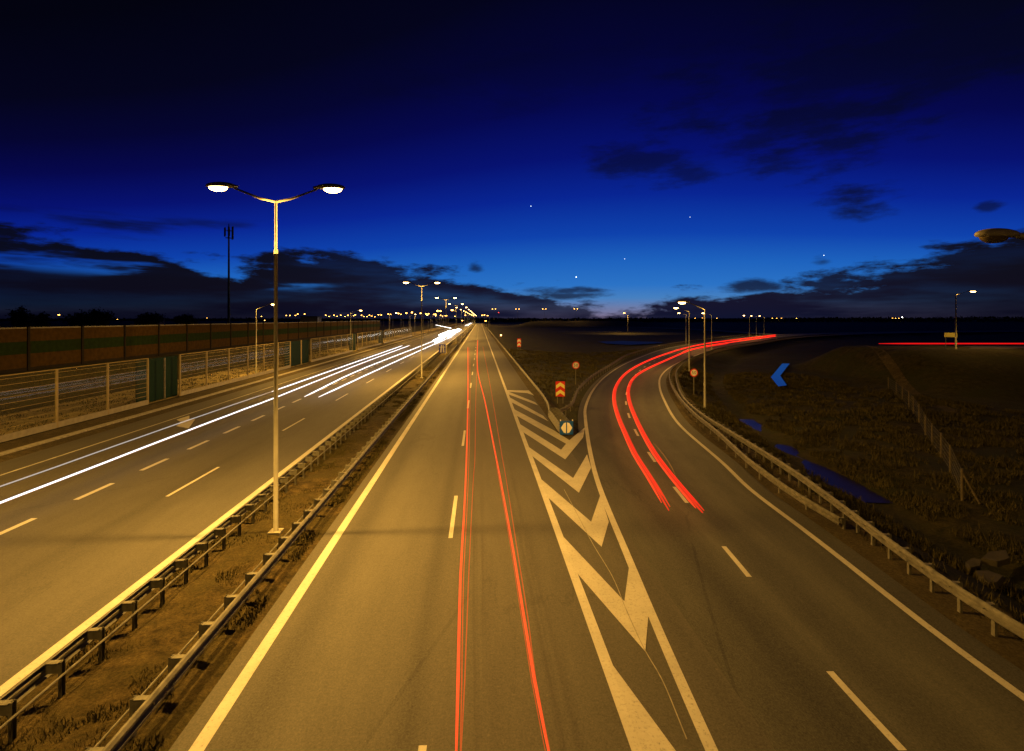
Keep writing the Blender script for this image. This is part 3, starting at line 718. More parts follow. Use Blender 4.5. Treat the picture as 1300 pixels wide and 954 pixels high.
def speed_sign(px, D, zc, r_, base, label, wx=0):
    x, y = PD(px, D); r = empty('speed_sign', (x, y, base)); zc -= base
    tag(r, label, 'sign', 'round speed limit signs')
    b = MB(); b.tube([(0, .03, 0), (0, .03, zc+r_*.8)], .032, 8); b.build('post', M['pole'], r)
    def disc(nm, rad, yy, mat, th=.02):
        b = MB(); b.tube([(0, yy, zc), (0, yy-th, zc)], rad, 28); return b.build(nm, M[mat], r)
    disc('rim', r_, 0.0, 'red'); disc('face', r_*.76, -.0205, 'white', .004)
    for ch_, ox in (('5', -.155), ('0', .155)):
        cu = bpy.data.curves.new('digit', 'FONT'); cu.body = ch_; cu.size = r_*1.02; cu.align_x = 'CENTER'; cu.align_y = 'CENTER'; cu.extrude = .002
        t_ = bpy.data.objects.new('digit_tmp', cu); C.objects.link(t_); bpy.context.view_layer.update()
        me = bpy.data.meshes.new_from_object(t_); bpy.data.objects.remove(t_)
        me.materials.clear(); me.materials.append(M['black'])
        o = bpy.data.objects.new('digit', me); C.objects.link(o); o.parent = r; o.rotation_euler = (R(90), 0, 0); o.location = (ox*r_*2, -.028, zc); o.scale = (1, 1.1, 1)
    return r
speed_sign(731, 59, 7.3-59*59/670, .42, -.6, 'round red-rimmed 50 speed sign on the grass left of the slip road')
speed_sign(881, 52, 7.3-68.5*52/670, .40, -.9, 'round red-rimmed 50 speed sign behind the outer guardrail of the slip road')
# blue motorway sign beside the left carriageway
x, y = PD(561.5, 104); r = empty('motorway_sign', (x, y, 0)); tag(r, 'small blue board with a white motorway symbol beside the left carriageway', 'sign')
zb = 7.3-43.5*104/670
b = MB(); b.tube([(.55, .04, 0), (.55, .04, zb+2.6)], .04, 8); b.build('post', M['pole'], r)
b = MB(); b.box((0, 0, zb+.85), (1.35, .03, 1.75)); b.build('board', M['blue'], r)
b = MB()
for s in (-1, 1):
    q = [(s*.12, zb+.12), (s*.44, zb+.12), (s*.24, zb+1.58), (s*.08, zb+1.58)]; b.quad([(a, -.018, c_) for a, c_ in (q if s > 0 else q[::-1])])
b.quad([(-.56, -.019, zb+1.12), (.56, -.019, zb+1.12), (.56, -.019, zb+1.24), (-.56, -.019, zb+1.24)])
b.build('symbol', M['white'], r)
# broad direction board on the side road bank
x, y = PD(1207, 76); zb = 7.3-20.5*76/670; r = empty('direction_board', (x, y, 2.9)); tag(r, 'wide pale yellow board on two posts beside the side road on the far bank', 'sign')
b = MB(); b.box((0, 0, zb-2.9), (1.95, .04, .62)); b.build('board', M['yellow'], r)
for s in (-.7, .7):
    b = MB(); b.tube([(s, .05, 0), (s, .05, zb-2.75)], .04, 8); b.build('post', M['pole'], r)

# ------------------------------------------------------------ lamps
def spot(name, parent, loc, power, size=R(178), rad=.12, blend=.12):
    li = bpy.data.lights.new(name, 'SPOT'); li.energy = power; li.color = SODIUM; li.spot_size = size; li.spot_blend = blend; li.shadow_soft_size = rad
    o = bpy.data.objects.new(name, li); C.objects.link(o); o.parent = parent; o.location = loc; return o
def head_parts(root, c, ang, lit=True, L_=.95, lens='lens', power=0, r=0.0):
    """cobra-head luminaire, c = inner end; ang = direction it points"""
    ca, sa = math.cos(ang), math.sin(ang)
    b = MB(); b.ell((c[0]+ca*L_*.52, c[1]+sa*L_*.52, c[2]+.05), (L_*.52, .17, .13), 16, 8, -.35, 1, ang)
    b.tube([(c[0]-ca*.08, c[1]-sa*.08, c[2]+.03), (c[0]+ca*.18, c[1]+sa*.18, c[2]+.055)], [.045, .075], 10)
    h_ = b.build('lamp_head', M['head'], root, True)
    b = MB(); b.ell((c[0]+ca*L_*.60, c[1]+sa*L_*.60, c[2]+.01), (L_*.33, .145, .15), 14, 6, -1, .15, ang)
    ln = b.build('lens', M[lens if lit else 'lens_off'], h_, True)
    if power: spot('sodium_light', h_, (c[0]+ca*L_*.60, c[1]+sa*L_*.60, c[2]-.18), power)
    return h_
HS, PZ, LZ = 1.92, 11.3, 11.72
def double_lamp(power):
    r = empty('motorway_lamp')
    b = MB(); b.tube([(0, 0, 0), (0, 0, 9.55)], [.080, .056], 14); b.build('lower_pole', M['pole'], r, True)
    b = MB(); b.tube([(0, 0, 9.5), (0, 0, 9.62), (0, 0, 9.65), (0, 0, PZ)], [.066, .066, .046, .042], 12); b.build('upper_pole', M['pole_dim'], r, True)
    b = MB(); b.box((0, 0, .06), (.4, .4, .16)); b.build('base_plate', M['concrete'], r)
    for s in (-1, 1):
        b = MB(); b.tube([(0, 0, PZ-.05), (s*.5, 0, PZ+.06), (s*(HS-.55), 0, LZ-.02)], [.045, .04, .032], 8); b.build('arm', M['pole_dim'], r, True)
        head_parts(r, (s*(HS-.6), 0, LZ), 0 if s > 0 else math.pi, power=power)
    return r
protoD = double_lamp(P_DOUBLE); reg(protoD)
ord_ = ['nearest', 'second', 'third', 'fourth', 'fifth', 'sixth', 'seventh', 'eighth', 'ninth', 'tenth', 'eleventh', 'twelfth']
tag(protoD, 'tall two-armed street lamp standing nearest in the median, by far the largest', 'street lamp', 'two-armed lamps along the median')
protoD.location = (-6.88, 18.3, 0)
for k in range(2, 19):
    o = copy_tree(protoD); o.location = (-7.05, 18.3+46.5*(k-1), 0)
    o['label'] = ('%s two-armed street lamp in the median, counting from the nearest' % ord_[k-1]) if k <= 5 else 'small distant two-armed street lamp in the row running to the horizon'
o = copy_tree(protoD); o.location = (-7.05, 17.9-46.5, 0); o['label'] = 'two-armed street lamp in the median behind the viewpoint'
def single_lamp(pz, reach, lz, power, lit=True, lens='lens'):
    r = empty('slip_road_lamp')
    b = MB(); b.tube([(0, 0, 0), (0, 0, pz)], [.10, .05], 12); b.build('pole', M['pole'], r, True)
    b = MB(); b.tube([(0, 0, pz-.05), (-.3, 0, pz+.12), (-(reach-.45), 0, lz)], [.045, .04, .03], 8); b.build('arm', M['pole'], r, True)
    head_parts(r, (-(reach-.5), 0, lz), math.pi, lit, power=power, lens=lens)
    return r
protoS = single_lamp(8.6, 2.2, 9.25, P_SINGLE); reg(protoS)
GL_ = 'single-armed lamps behind the clear noise barrier'
for i, Yp in enumerate((20, 72.3, 124, 176, 228, 280, 332, 392)):
    o = protoS if i == 0 else copy_tree(protoS); o.location = (-29.75, Yp, 0); o.rotation_euler = (0, 0, math.pi)
    tag(o, ['single-armed lamp behind the noise barrier left of the frame', 'single-armed lamp standing behind the near glass barrier, beside the big median pole',
            'single-armed lamp rising over the middle of the clear noise barrier', 'single-armed lamp rising over the far end of the clear noise barrier'][i] if i < 4 else 'small distant single-armed lamp beyond the end of the noise barrier', 'street lamp', GL_)
protoR = single_lamp(8.1+.9, 1.85, 8.65+.9, P_RAMP); reg(protoR)
GR_ = 'single-armed lamps along the slip road'
rl = [(894.8, 43.5, -.9, 0, 'tallest single-armed lamp right of the slip road, pole behind the outer guardrail'),
      (875, 75, -.7, 0, 'second single-armed lamp of the slip road, just left of the tallest one'),
      (903.5, 124, -.9, -.2, 'slender single-armed lamp rising just right of the tallest slip road lamp'),
      (871, 150, -.6, -.3, 'small single-armed lamp inside the bend of the slip road'),
      (951.5, 196, -1.0, -.4, 'leftmost of the three small lamps where the slip road leaves the view'),
      (960, 232, -.9, -.4, 'middle of the three small lamps where the slip road leaves the view'),
      (970, 250, -.9, -.4, 'rightmost of the three small lamps where the slip road leaves the view')]
for i, (px, D, zb, rz, lb) in enumerate(rl):
    o = protoR if i == 0 else copy_tree(protoR); x, y = PD(px, D); o.location = (x, y, zb); o.rotation_euler = (0, 0, rz); tag(o, lb, 'street lamp', GR_)
o = copy_tree(protoR); x, y = PD(1213.5, 75); o.location = (x, y, 2.95); o.rotation_euler = (0, 0, math.pi); o.scale = (1.35, 1, .865)
tag(o, 'lone lamp on the far bank at the right beside the side road', 'street lamp', 'lamps on the side road')
# unlit lamp whose head reaches into the frame at top right
un = single_lamp(8.55, 2.1, 8.98, 0, False); un.name = 'unlit_lamp'; x, y = PD(1300+84, 11.2)
un.location = (x, y, .04); un.rotation_euler = (0, 0, 0); tag(un, 'unlit street lamp head reaching in at the upper right edge', 'street lamp')
# lamps on the crossing road far behind the gore
def far_lamp(double, hgt, lens='lens_far', big=1.0):
    r = empty('distant_lamp'); b = MB(); b.tube([(0, 0, 0), (0, 0, hgt)], [.12, .07], 6); b.build('pole', M['steel_dark'], r)
    for s in ((-1, 1) if double else (-1,)):
        b = MB(); b.tube([(0, 0, hgt-.1), (s*1.5, 0, hgt+.2)], .05, 5); b.build('arm', M['steel_dark'], r)
        b = MB(); b.ell((s*1.75, 0, hgt+.2), (.5*big, .28*big, .2*big), 10, 6); b.build('lamp_head', M[lens], r)
    return r
fdD = far_lamp(True, 12); fdS = far_lamp(False, 9.0); reg(None)
used = set()
def place_far(proto, x, y, z, label, group, rz=0, sc_=1):
    o = proto if proto not in used else copy_tree(proto); used.add(proto)
    o.location = (x, y, z); o.rotation_euler = (0, 0, rz); o.scale = (sc_,)*3; tag(o, label, 'street lamp', group); return o
for px, D, lb in ((627, 590, 'paired lamps on the far bank just right of the motorway vanishing point'), (657, 590, 'paired lamps second from the left on the far crossing road'),
              (691, 585, 'pair of lamps third from the left on the far crossing road'), (731, 580, 'pair of lamps at the right end of the far crossing road')):
    x, y = PD(px, D); o = place_far(fdD, x, y, 6, lb, 'lamps on the far crossing road'); spot('sodium_light', o, (0, 0, 11.8), P_FAR*1.5, R(150))
x, y = PD(797, 305); o = place_far(fdS, x, y, 0, 'bright lamp alone over the lit loop road behind the gore grass', 'lamps on the loop road'); o.scale = (1.2, 1.2, 1.15)
spot('sodium_light', o, (-1.75, 0, 8.9), P_FAR*1.2, R(150))
for px, D in ((845, 330), (905, 300), (1000, 250)):
    x, y = PD(px, D); li = None
# town lamps along the horizon
town = [(75, 400), (149, 405.7), (174, 405.7), (120, 403), (263, 404), (325, 403), (332, 402), (336, 407), (363.6, 400.8), (368, 400.8), (375, 400.8), (378, 399), (386.7, 399), (407.5, 402),
        (413.6, 400.5), (417.7, 402), (424, 400.5), (428, 402), (432.7, 400.5), (438, 402), (441.8, 400.5), (449, 401), (451, 400), (459, 400.5), (462, 402), (466, 402.2), (469, 400.5), (472, 401.5), (476, 402.6),
        (480.5, 399.8), (484, 400.2), (493, 399), (496, 399.3), (506, 398.3), (509, 399.3), (516, 397.8), (523, 397), (534, 398), (541, 399), (544, 398.6), (551, 399.4), (553, 399.2), (555.5, 395), (559, 395.3),
        (559.5, 400.6), (565.5, 401.2), (567, 401.3), (577.5, 402), (574, 394), (587, 407.3), (590.7, 400.6), (612, 400.6), (615, 400.2), (619, 401), (616.5, 407.7),
        (882.4, 404.2), (891.7, 404), (910, 404.2), (980.5, 404.3), (986, 404.3), (992, 404.3), (1011, 404.4), (1133, 404.2), (1137, 404.3), (1141, 404.3)]
for i, (px, py) in enumerate(town):
    if py < 404.6: hh_, D = 10.0, min(2.7*670/(405-py), 1150)
    else: hh_, D = 6.4, .9*670/(py-405)
    top = 7.3+(405-py)*D/670; sc_ = max(.7, D/430)*(1.5 if i == 0 else 1)*(1.25 if i < 3 else 1)
    x, y = PD(px+1.75*sc_*670/D, D); gz = float(terrain_h(np.array([x]), np.array([y]))[0])
    o = place_far(fdS, x, y, gz, 'tiny orange street lamp in the row of town lights on the %s horizon' % ('left' if px < 600 else 'right' if px > 700 else 'middle'), 'town lights on the horizon')
    o.scale = (sc_, sc_, (top-gz)/9.2)
fw = far_lamp(False, 9.0, 'lens_white', 1.6); x, y = PD(1147, 700); fw.location = (x, y, 0); fw.name = 'floodlight'; reg(None)
tag(fw, 'white floodlight on the dark horizon at the right', 'floodlight')
# mast with red light, and the cell mast
x, y = PD(633, 900); r = empty('beacon_mast', (x, y, 2)); tag(r, 'distant mast with a small red light above the vanishing point', 'mast')
b = MB(); b.tube([(0, 0, 0), (0, 0, 15.8)], .2, 6); b.build('mast', M['steel_dark'], r); b = MB(); b.ell((0, 0, 16), (.5, .5, .5), 8, 6); b.build('beacon', M['redlight'], r)
x, y = PD(290.5, 255); zt = 7.3+121*255/670; r = empty('cell_mast', (x, y, 1.9)); tag(r, 'slim dark phone mast with antenna panels on top, left of the big lamp pole', 'mast')
zt -= 1.9; b = MB(); b.tube([(0, 0, 0), (0, 0, zt-2), (0, 0, zt)], [.65, .33, .1], 10); b.build('shaft', M['steel_dark'], r)
b = MB(); b.tube([(math.cos(a)*1.5, math.sin(a)*1.5, zt-7) for a in np.linspace(0, 2*math.pi, 13)], .09, 6); b.tube([(math.cos(a)*1.5, math.sin(a)*1.5, zt-3.5) for a in np.linspace(0, 2*math.pi, 13)], .09, 6)
for a in (0, 2.1, 4.2): b.tube([(0, 0, zt-7), (math.cos(a)*1.6, math.sin(a)*1.6, zt-7)], .08, 6); b.tube([(0, 0, zt-3.5), (math.cos(a)*1.6, math.sin(a)*1.6, zt-3.5)], .08, 6)
b.build('headframe', M['steel_dark'], r)
for a in (.1, 1.1, 2.1, 3.2, 4.2, 5.3):
    b = MB(); b.box((math.cos(a)*1.9, math.sin(a)*1.9, zt-4.6+(a % 1)*1.5), (.45, .5, 6.2 if a % 1 < .15 else 4.2), a); b.build('antenna', M['steel_dark'], r)
# amber warning light on the verge near the vanishing point
x, y = PD(636, 190); r = empty('warning_light', (x, y, 0)); tag(r, 'small amber warning light on a post at the motorway edge', 'warning light')
b = MB(); b.tube([(0, 0, 0), (0, 0, 1.2)], .05, 6); b.build('post', M['pole'], r); b = MB(); b.ell((0, 0, 1.4), (.22, .15, .24), 10, 6); b.build('lens', M['amber'], r)

# ------------------------------------------------------------ clear noise barrier
XF = -28.25; nb = empty('clear_noise_barrier', (XF, 0, 0)); tag(nb, 'long transparent noise barrier with horizontal stripes and pale posts beside the left carriageway', 'noise barrier')
FH = 3.95; sp_ = 4.85; y0b = 37.1-sp_*6; doors = {9.2: 1}
nbay = 44
def bay_mesh(L_):
    b = MB(); b.box((0, L_/2, .2), (.12, L_-.16, .4), mi=1)                       # concrete plinth
    b.box((0, L_/2, FH/2+.25), (.02, L_-.16, FH-.6), mi=0)                         # clear sheet
    for k in range(9): z_ = .75+k*.37; b.box((.014, L_/2, z_), (.006, L_-.18, .026), mi=2)
    b.box((0, L_/2, FH-.03), (.06, L_-.16, .06), mi=2)
    return b
me_bay = bay_mesh(sp_).mesh('panel', [M['clear'], M['plaster'], M['stripe']])
pb = MB(); pb.box((0, 0, FH/2), (.12, .14, FH)); me_post = pb.mesh('post', M['fencepost'])
dspan = [(46.8, 51.7), (81, 88.5), (118, 123), (152, 158)]
ycur = y0b
for i in range(nbay+1):
    yb = y0b+i*sp_
    o = bpy.data.objects.new('post', me_post); C.objects.link(o); o.parent = nb; o.location = (0, yb, 0)
    if i == nbay: break
    yc_ = yb+sp_/2
    if any(a < yc_ < c_ for a, c_ in dspan): continue
    o = bpy.data.objects.new('panel', me_bay); C.objects.link(o); o.parent = nb; o.location = (0, yb, 0)
for a, c_ in dspan:
    k0 = [i for i in range(nbay) if a < y0b+i*sp_+sp_/2 < c_]
    if not k0: continue
    ya, yb = y0b+k0[0]*sp_, y0b+(k0[-1]+1)*sp_
    b = MB(); b.box((-.6, (ya+yb)/2, 1.9), (.08, yb-ya+1.2, 3.8)); o = b.build('emergency_exit_panel', M['doorgreen'], nb)
    b = MB(); b.box((0, (ya+yb)/2, FH/2), (.1, .1, FH-.3)); b.build('middle_post', M['steel'], nb)
# rear opaque barrier on the bank
XB = -46.0; rb = empty('rear_noise_barrier', (XB, 0, 2.0)); tag(rb, 'brown and green striped noise barrier on the bank at the far left', 'noise barrier')
BH = 4.45; sp2 = 7.3; yb0 = 56.7-sp2*5
b = MB(); L2 = sp2-.3
for (z0_, z1_, mi) in ((0.0, .35, 2), (.352, 1.75, 0), (1.752, 3.0, 1), (3.002, 4.3, 0), (4.302, BH, 3)): b.box((0, L2/2+.15, (z0_+z1_)/2), (.14 if mi != 2 else .2, L2, z1_-z0_), mi=mi)
for z_ in (.7, 1.05, 1.4, 2.1, 2.55, 3.35, 3.7, 4.0): b.box((.075, L2/2+.15, z_), (.02, L2-.02, .03), mi=1 if 1.75 < z_ < 3 else 0)
me_rb = b.mesh('panel', [M['brownpanel'], M['greenpanel'], M['darkpost'], M['steel_dark']])
pb = MB(); pb.box((.02, 0, BH/2+.02), (.3, .28, BH+.04)); me_rp = pb.mesh('post', M['darkpost'])
for i in range(32):
    o = bpy.data.objects.new('post', me_rp); C.objects.link(o); o.parent = rb; o.location = (0, yb0+i*sp2, 0)
    if i < 31: o = bpy.data.objects.new('panel', me_rb); C.objects.link(o); o.parent = rb; o.location = (0, yb0+i*sp2, 0)

# ------------------------------------------------------------ wire fence, stones, path on the right
fp = [U(1221.5, 632, -1), U(1206.7, 600.6, -1), U(1194.8, 578, -1), U(1183.7, 562, -1), U(1175, 549, -1), U(1167, 536, -1), U(1160, 526, -1), U(1154, 518, -1), U(1146, 509, -1), U(1138, 501, -1), U(1128, 493, -1)]
wf = empty('wire_fence', (fp[0][0], fp[0][1], 0)); tag(wf, 'post and wire fence crossing the dark field at the right', 'fence')
zg = terrain_h(np.array([q[0] for q in fp]), np.array([q[1] for q in fp]))
for (q, z_) in zip(fp, zg):
    b = MB(); b.tube([(q[0]-fp[0][0], q[1]-fp[0][1], z_-.2), (q[0]-fp[0][0]+random.uniform(-.03, .03), q[1]-fp[0][1], z_+1.5)], [.06, .05], 8); b.build('post', M['wood'], wf)
b = MB(); q2 = U(1244, 637.5, -1); b.tube([(0, 0, zg[0]+1.3), (q2[0]-fp[0][0], q2[1]-fp[0][1], -1.1)], .045, 8); b.build('brace', M['wood'], wf)
b = MB()
for h_ in (.15, .4, .65, .9, 1.15, 1.4): b.tube([(q[0]-fp[0][0], q[1]-fp[0][1], z_+h_) for q, z_ in zip(fp, zg)], .006, 4)
for i in range(len(fp)-1):
    for k in range(12):
        t_ = (k+.5)/12; x = fp[i][0]*(1-t_)+fp[i+1][0]*t_-fp[0][0]; y = fp[i][1]*(1-t_)+fp[i+1][1]*t_-fp[0][1]; z_ = zg[i]*(1-t_)+zg[i+1]*t_
        b.tube([(x, y, z_+.1), (x, y, z_+1.4)], .004, 3)
b.build('wire_mesh', M['steel_dark'], wf)
def slab(pts, z, th, label):
    b = MB(); n_ = len(pts); bs = len(b.v); cx = sum(p_[0] for p_ in pts)/n_; cy = sum(p_[1] for p_ in pts)/n_
    tilt = random.uniform(-.08, .08)
    for zz, k in ((0, 1.04), (th, 1.0), (th+.02, .94)):
        for (x, y) in pts: b.v.append((cx+(x-cx)*k, cy+(y-cy)*k, z+zz+(x-cx)*tilt+(random.uniform(-.01, .01))))
    for lv in (0, 1):
        for i in range(n_): j = (i+1) % n_; b.f.append((lv*n_+i, lv*n_+j, (lv+1)*n_+j, (lv+1)*n_+i)); b.mi.append(0)
    b.f.append(tuple(2*n_+i for i in range(n_))); b.mi.append(0)
    return tag(b.build('stone_slab', M['stone']), label, 'stone slab', 'stone slabs in the grass')
def S_(x, y): return U(1100+x/3.615, 600+y/3.615, -.85)
slab([S_(500, 455), S_(560, 450), S_(628, 475), S_(600, 515), S_(560, 522), S_(515, 480)], -.98, .16, 'largest pale stone slab lying in the grass behind the guardrail at the right')
slab([S_(455, 410), S_(490, 395), S_(530, 405), S_(520, 430), S_(475, 438)], -.98, .13, 'small stone slab left of the larger ones in the right-hand grass')
slab([S_(525, 400), S_(560, 368), S_(640, 360), S_(660, 400), S_(600, 415)], -.98, .15, 'flat stone slab just beyond the largest one in the right-hand grass')
pth, _ = resample(catmull([U(1092, 468, -1), U(1120, 480, -1), U(1150, 492, -1), U(1180, 508, -1), U(1240, 540, -1), U(1320, 575, -1)], 1.5), 1.5)
L__, R__ = offset(pth, -.5), offset(pth, .5)
b = MB(); zl, zr = terrain_h(L__[:, 0], L__[:, 1])+.03, terrain_h(R__[:, 0], R__[:, 1])+.03
for i in range(len(pth)-1): b.quad([(*L__[i][:2], zl[i]), (*R__[i][:2], zr[i]), (*R__[i+1][:2], zr[i+1]), (*L__[i+1][:2], zl[i+1])])
tag(b.build('dirt_path', M['verge']), kind='structure')

# ------------------------------------------------------------ trees and sheds behind the barrier
def tree(px, D, h_, wd, label, base=2.0):
    x, y = PD(px, D); r = empty('tree', (x, y, base)); tag(r, label, 'tree', 'trees behind the noise barrier'); h_ -= base
    b = MB(); b.tube([(0, 0, -.3), (.1, 0, h_*.4), (0, .1, h_*.75)], [.28, .2, .06], 8)
    for k in range(6):
        a = k*1.05; b.tube([(0, 0, h_*(.3+.07*k)), (math.cos(a)*wd*.35, math.sin(a)*wd*.35, h_*(.45+.08*k))], [.09, .03], 5)
    b.build('trunk', M['bark'], r)
    n_ = 2600; cl = rng.normal(0, 1, (26, 3)); cl /= np.linalg.norm(cl, axis=1)[:, None]; cl *= rng.uniform(.3, 1, (26, 1)); k = rng.integers(0, 26, n_)
    P = cl[k]*np.array([wd*.42, wd*.42, h_*.33])+rng.normal(0, 1, (n_, 3))*np.array([wd*.1, wd*.1, h_*.08])+np.array([0, 0, h_*.62])
    P = P[(P[:, 2] > h_*.2)]; n_ = len(P); d1 = rng.normal(0, .2, (n_, 3)); d2 = rng.normal(0, .2, (n_, 3)); v = np.stack([P-d1, P+d1*.5+d2, P+d1-d2*.5], 1)
    me = bpy.data.meshes.new('crown'); me.from_pydata(v.reshape(-1, 3).tolist(), [], np.arange(n_*3).reshape(-1, 3).tolist()); me.materials.append(M['leaf'])
    o = bpy.data.objects.new('crown', me); C.objects.link(o); o.parent = r
for px, D, h_, wd, lb in ((28, 150, 10.2, 6, 'small round tree at the left edge above the noise barrier'), (52, 160, 9.4, 5, 'low bushy tree second from the left edge above the noise barrier'),
                      (100, 170, 9.6, 8, 'broad low tree between the two leftmost lamps'), (127, 150, 10.3, 7, 'dark tree left of the twin orange lamps'),
                      (190, 190, 9.2, 10, 'wide low tree right of the twin orange lamps'), (235, 200, 8.9, 8, 'low tree left of the phone mast')):
    tree(px, D, h_, wd, lb)
def shed(px, D, w_, d_, h_, label, base=2.0):
    x, y = PD(px, D); r = empty('shed', (x, y, base)); tag(r, label, 'building')
    b = MB(); b.box((0, 0, h_/2), (w_, d_, h_)); b.build('wall', M['plaster'], r)
    b = MB(); b.box((0, 0, h_+.1), (w_+.5, d_+.5, .2)); b.build('roof', M['rooft'], r)
    for k in range(3):
        b = MB(); b.box(((-.3+.3*k)*w_, -d_/2-.02, h_*.55), (.9, .06, 1.1)); b.build('window', M['black'], r)
shed(395, 260, 8, 7, 6.4, 'flat-roofed dark building above the noise barrier right of the big lamp pole')
shed(190, 240, 9, 7, 5.1, 'low pale building above the noise barrier near the left lamps')
# far-off wood along the horizon
n_ = 22000; th = rng.uniform(-1.15, 1.15, n_); Dd = rng.uniform(1180, 1400, n_); X = Dd*np.tan(th)*.8; hq = (6.5+3.0*vnoise(X, Dd*0, 90, 4)+2*vnoise(X, Dd*0, 26, 6)+4*sstep(X, 500, 1200))
zz = rng.uniform(-1, 1, n_)*0+rng.uniform(0, 1, n_)*hq
gxw, gyw = X*FY+Dd*FX, Dd*FY-X*FX
d1 = rng.normal(0, 1.6, (n_, 3)); d2 = rng.normal(0, 1.6, (n_, 3)); P = np.stack([gxw, gyw, zz+1], 1); v = np.stack([P-d1, P+d1*.5+d2, P+d1-d2*.5], 1)
me = bpy.data.meshes.new('distant_wood'); me.from_pydata(v.reshape(-1, 3).tolist(), [], np.arange(n_*3).reshape(-1, 3).tolist()); me.materials.append(M['leaf'])
o = bpy.data.objects.new('distant_wood', me); C.objects.link(o); tag(o, kind='stuff')

# ------------------------------------------------------------ glowing head and tail light streaks, hanging at lamp height above the lanes
def streak(name, pts, rad, mat, label, group, wob=0.0, smooth_pts=True):
    P = [tuple(q) for q in pts]
    if smooth_pts and len(P) > 2: P = catmull(P, 2.0)
    else: P = resample(P, 3.0)[0] if wob else P
    Q = []
    for i, q in enumerate(P):
        z_ = q[2]+(math.sin(i*1.9)*.5+math.sin(i*.83+1)*.5)*wob
        Q.append((q[0], q[1], z_))
    rr = [rad*min(1, .35+i*.4, .35+(len(Q)-1-i)*.4)*(1 if not hasattr(rad, '__len__') else 1) for i in range(len(Q))]
    rr = [v_*(1+max(0, q[1]-8)/75) if rad < .1 else v_ for v_, q in zip(rr, Q)]
    b = MB(); b.tube(Q, rr, 8); o = b.build(name, M[mat], None, True)
    tag(o, label, 'light streak', group); return o
def T(z, *pp): return [U(px, py, z)+(z,) for px, py in pp]
gw, gm, gs = 'white headlight streaks over the left carriageway', 'red tail light streaks over the motorway', 'red tail light streaks over the slip road'
z = .65
streak('headlight_streak', [(-17.3, 12, z), (-17.3, 40, z)]+T(z, (330, 512.5), (455, 463), (520, 438.8)), .034, 'trail_white', 'bright white streak low over the far lane, running to the left edge', gw, .008)
streak('headlight_streak', [(-19.0, 12, z), (-19.0, 25, z)]+T(z, (235, 535), (345, 497.5)), .022, 'trail_grey', 'thin dim white streak just beyond the bright one, crossing the painted arrow', gw, .008)
streak('headlight_streak', T(z, (345, 497.5), (420, 471), (511, 439)), .038, 'trail_white', 'white streak beyond the big lamp pole, ending sharply left of the second lamp pole', gw, .008)
def tr(*pp): return T(z, *pp)
streak('headlight_streak', tr((386.5, 504), (450, 473), (534, 439.7), (566, 427)), .042, 'trail_white', 'upper of the two short white streaks starting beside the lane dashes', gw, .012)
streak('headlight_streak', tr((404.5, 504.5), (470, 474), (545, 440), (574, 427.5)), .042, 'trail_white', 'lower of the two short white streaks starting beside the lane dashes', gw, .012)
for k, (xa, ya, yb, rr) in enumerate(((-11.3, 190, 330, .20), (-12.6, 150, 340, .20), (-14.0, 160, 350, .24), (-15.2, 200, 320, .22), (-16.6, 215, 300, .20))):
    streak('headlight_streak', [(xa, ya, z), (xa, (ya+yb)/2, z+.1), (xa, yb, z+.1)], rr, 'trail_hot', 'thick glaring streak in the merged white glow far up the left carriageway', gw)
streak('headlight_streak', T(1.5, (546, 410.7), (560, 414.3), (573, 417)), .12, 'trail_hot', 'short white streak slanting into the far glow from the left', gw)
for xa in (-11.5, -13.5): streak('headlight_streak', [(xa, 480, .9), (xa, 800, 1.1)], .35, 'trail_hot', 'tiny white streak beyond the glow near the vanishing point', gw)
streak('marker_light_streak', [(-18.1, y, .3) for y in (14, 50, 90)], .018, 'trail_orange', 'faint thin orange streak between the white streak and the lane dashes', 'orange marker streaks')
z = .8
ta = [(594, 441), (594, 508), (592, 589), (589, 655), (584.6, 732), (581.5, 864), (578, 1000)]
streak('tail_light_streak', T(z, *ta), .030, 'trail_red', 'thick red streak leftmost over the motorway lanes', gm)
streak('tail_light_streak', T(z, *[(x+2.2+(y-440)*.006, y) for x, y in ta]), .013, 'trail_red_dim', 'faint orange-red streak hugging the leftmost red one', gm)
streak('tail_light_streak', T(z, (606.5, 445), (604, 508), (602.6, 589), (601.5, 600), (595, 732), (590, 864), (583, 1000)), .012, 'trail_red_dim', 'thin dim red streak second from the left over the motorway', gm)
tcp = [(606.5, 432), (606.5, 471), (615.7, 510), (631.4, 589), (634, 602), (652, 701.5), (678.5, 864), (706, 1000)]
streak('tail_light_streak', T(z, *tcp), .029, 'trail_red', 'thick red streak running down the right lane of the motorway', gm)
streak('tail_light_streak', T(z, *[(x-2-(max(y-600, 0))*.006, y) for x, y in tcp[3:]]), .010, 'trail_red_dim', 'faint streak on the left flank of the right-hand red one', gm)
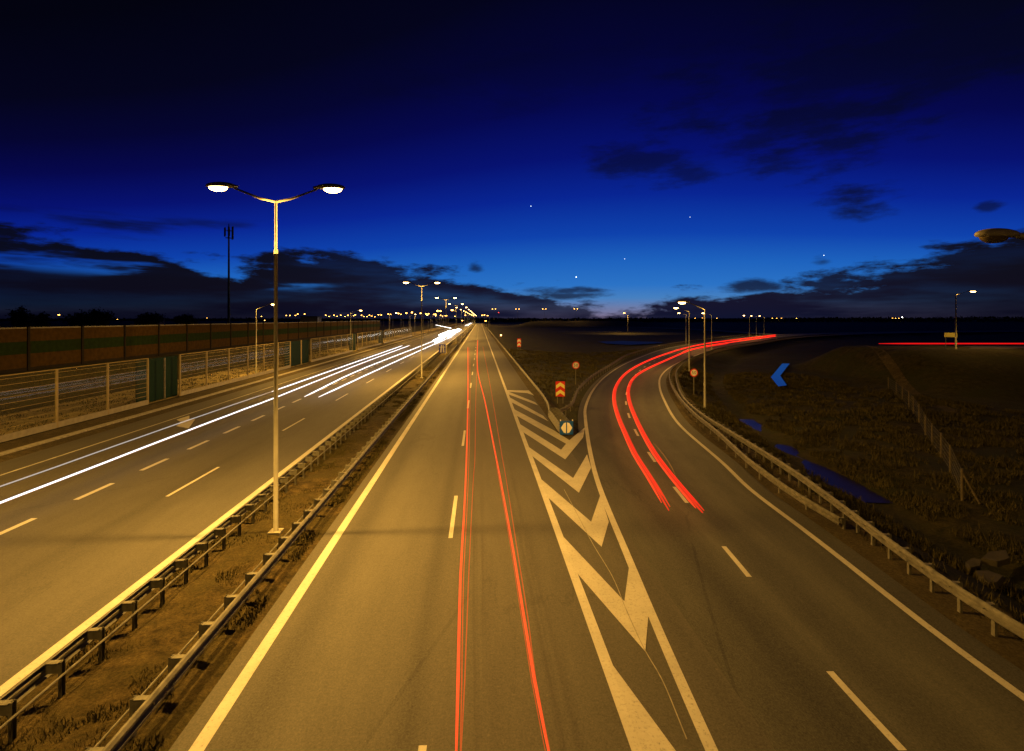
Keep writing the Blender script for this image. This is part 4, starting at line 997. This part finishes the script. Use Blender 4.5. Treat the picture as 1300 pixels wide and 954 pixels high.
streak('tail_light_streak', T(z, (613, 440), (623.6, 497), (639, 589), (641.5, 602), (657, 701), (671, 790), (680, 862), (708, 1000)), .012, 'trail_red_dim', 'thin dim red streak rightmost over the motorway', gm)
b1_ = [(985, 425.5), (930, 432), (888, 438), (836, 453), (799, 471), (783, 489), (779.5, 507), (785, 530), (793, 549), (805.6, 576.5), (820, 599.5), (833, 620.5), (849, 648)]
b2_ = [(985, 427), (930, 434.5), (888, 441.5), (845, 458), (808, 477), (798, 493), (798.5, 508), (806, 529), (816.5, 551), (831, 576), (844, 594), (860, 614), (877, 634), (892, 651)]
names = (('left', b1_), ('right', b2_))
for nm, pts in names:
    for k, (oz, ox, rr, mt_) in enumerate(((.80, 0, .045, 'trail_deep'), (.80, -.11, .035, 'trail_deep'), (.80, .10, .030, 'trail_red'), (.92, .0, .02, 'trail_deep'))):
        P = [U(px, py, .8)+(oz,) for px, py in pts]; P[-1] = tuple(P[-1][j]*(1-.16*k)+P[-2][j]*.16*k for j in range(3)); Pn = offset(np.array(P), ox); 
        lb = ['brightest core strand', 'strand on the left flank', 'paler strand on the right flank', 'topmost thin strand'][k]
        streak('tail_light_streak', [tuple(q) for q in Pn], rr, mt_, '%s of the %s red streak band on the slip road' % (lb, nm), gs)
streak('tail_light_streak', T(z, (867, 446.3), (890, 441.5), (925, 436)), .07, 'trail_deep', 'short extra red streak where the slip road bends away', gs)
streak('marker_light_streak', T(.5, (829, 562), (842, 577), (853, 594), (858, 606)), .012, 'trail_orange', 'short thin yellow streak right of the red band on the slip road', 'orange marker streaks')
P = [DL(77, L_)+(3.68,) for L_ in (53.5, 70, 90, 130, 180)]
streak('tail_light_streak', P, .055, 'trail_deep', 'long straight red streak along the side road on the far right', 'red streaks on the side road')

# stars
for i, (px, py, s) in enumerate(((731.5, 352, 1.5), (674, 262, .9), (876, 276, .7), (1046, 324.5, 1.0), (793, 329, .8))):
    D = 5200; x, y = PD(px, D); z_ = 7.3+(405-py)*D/670; b = MB(); b.ell((0, 0, 0), (4*s,)*3, 8, 6); o = b.build('star', M['star']); o.location = (x, y, z_); tag(o, kind='structure')
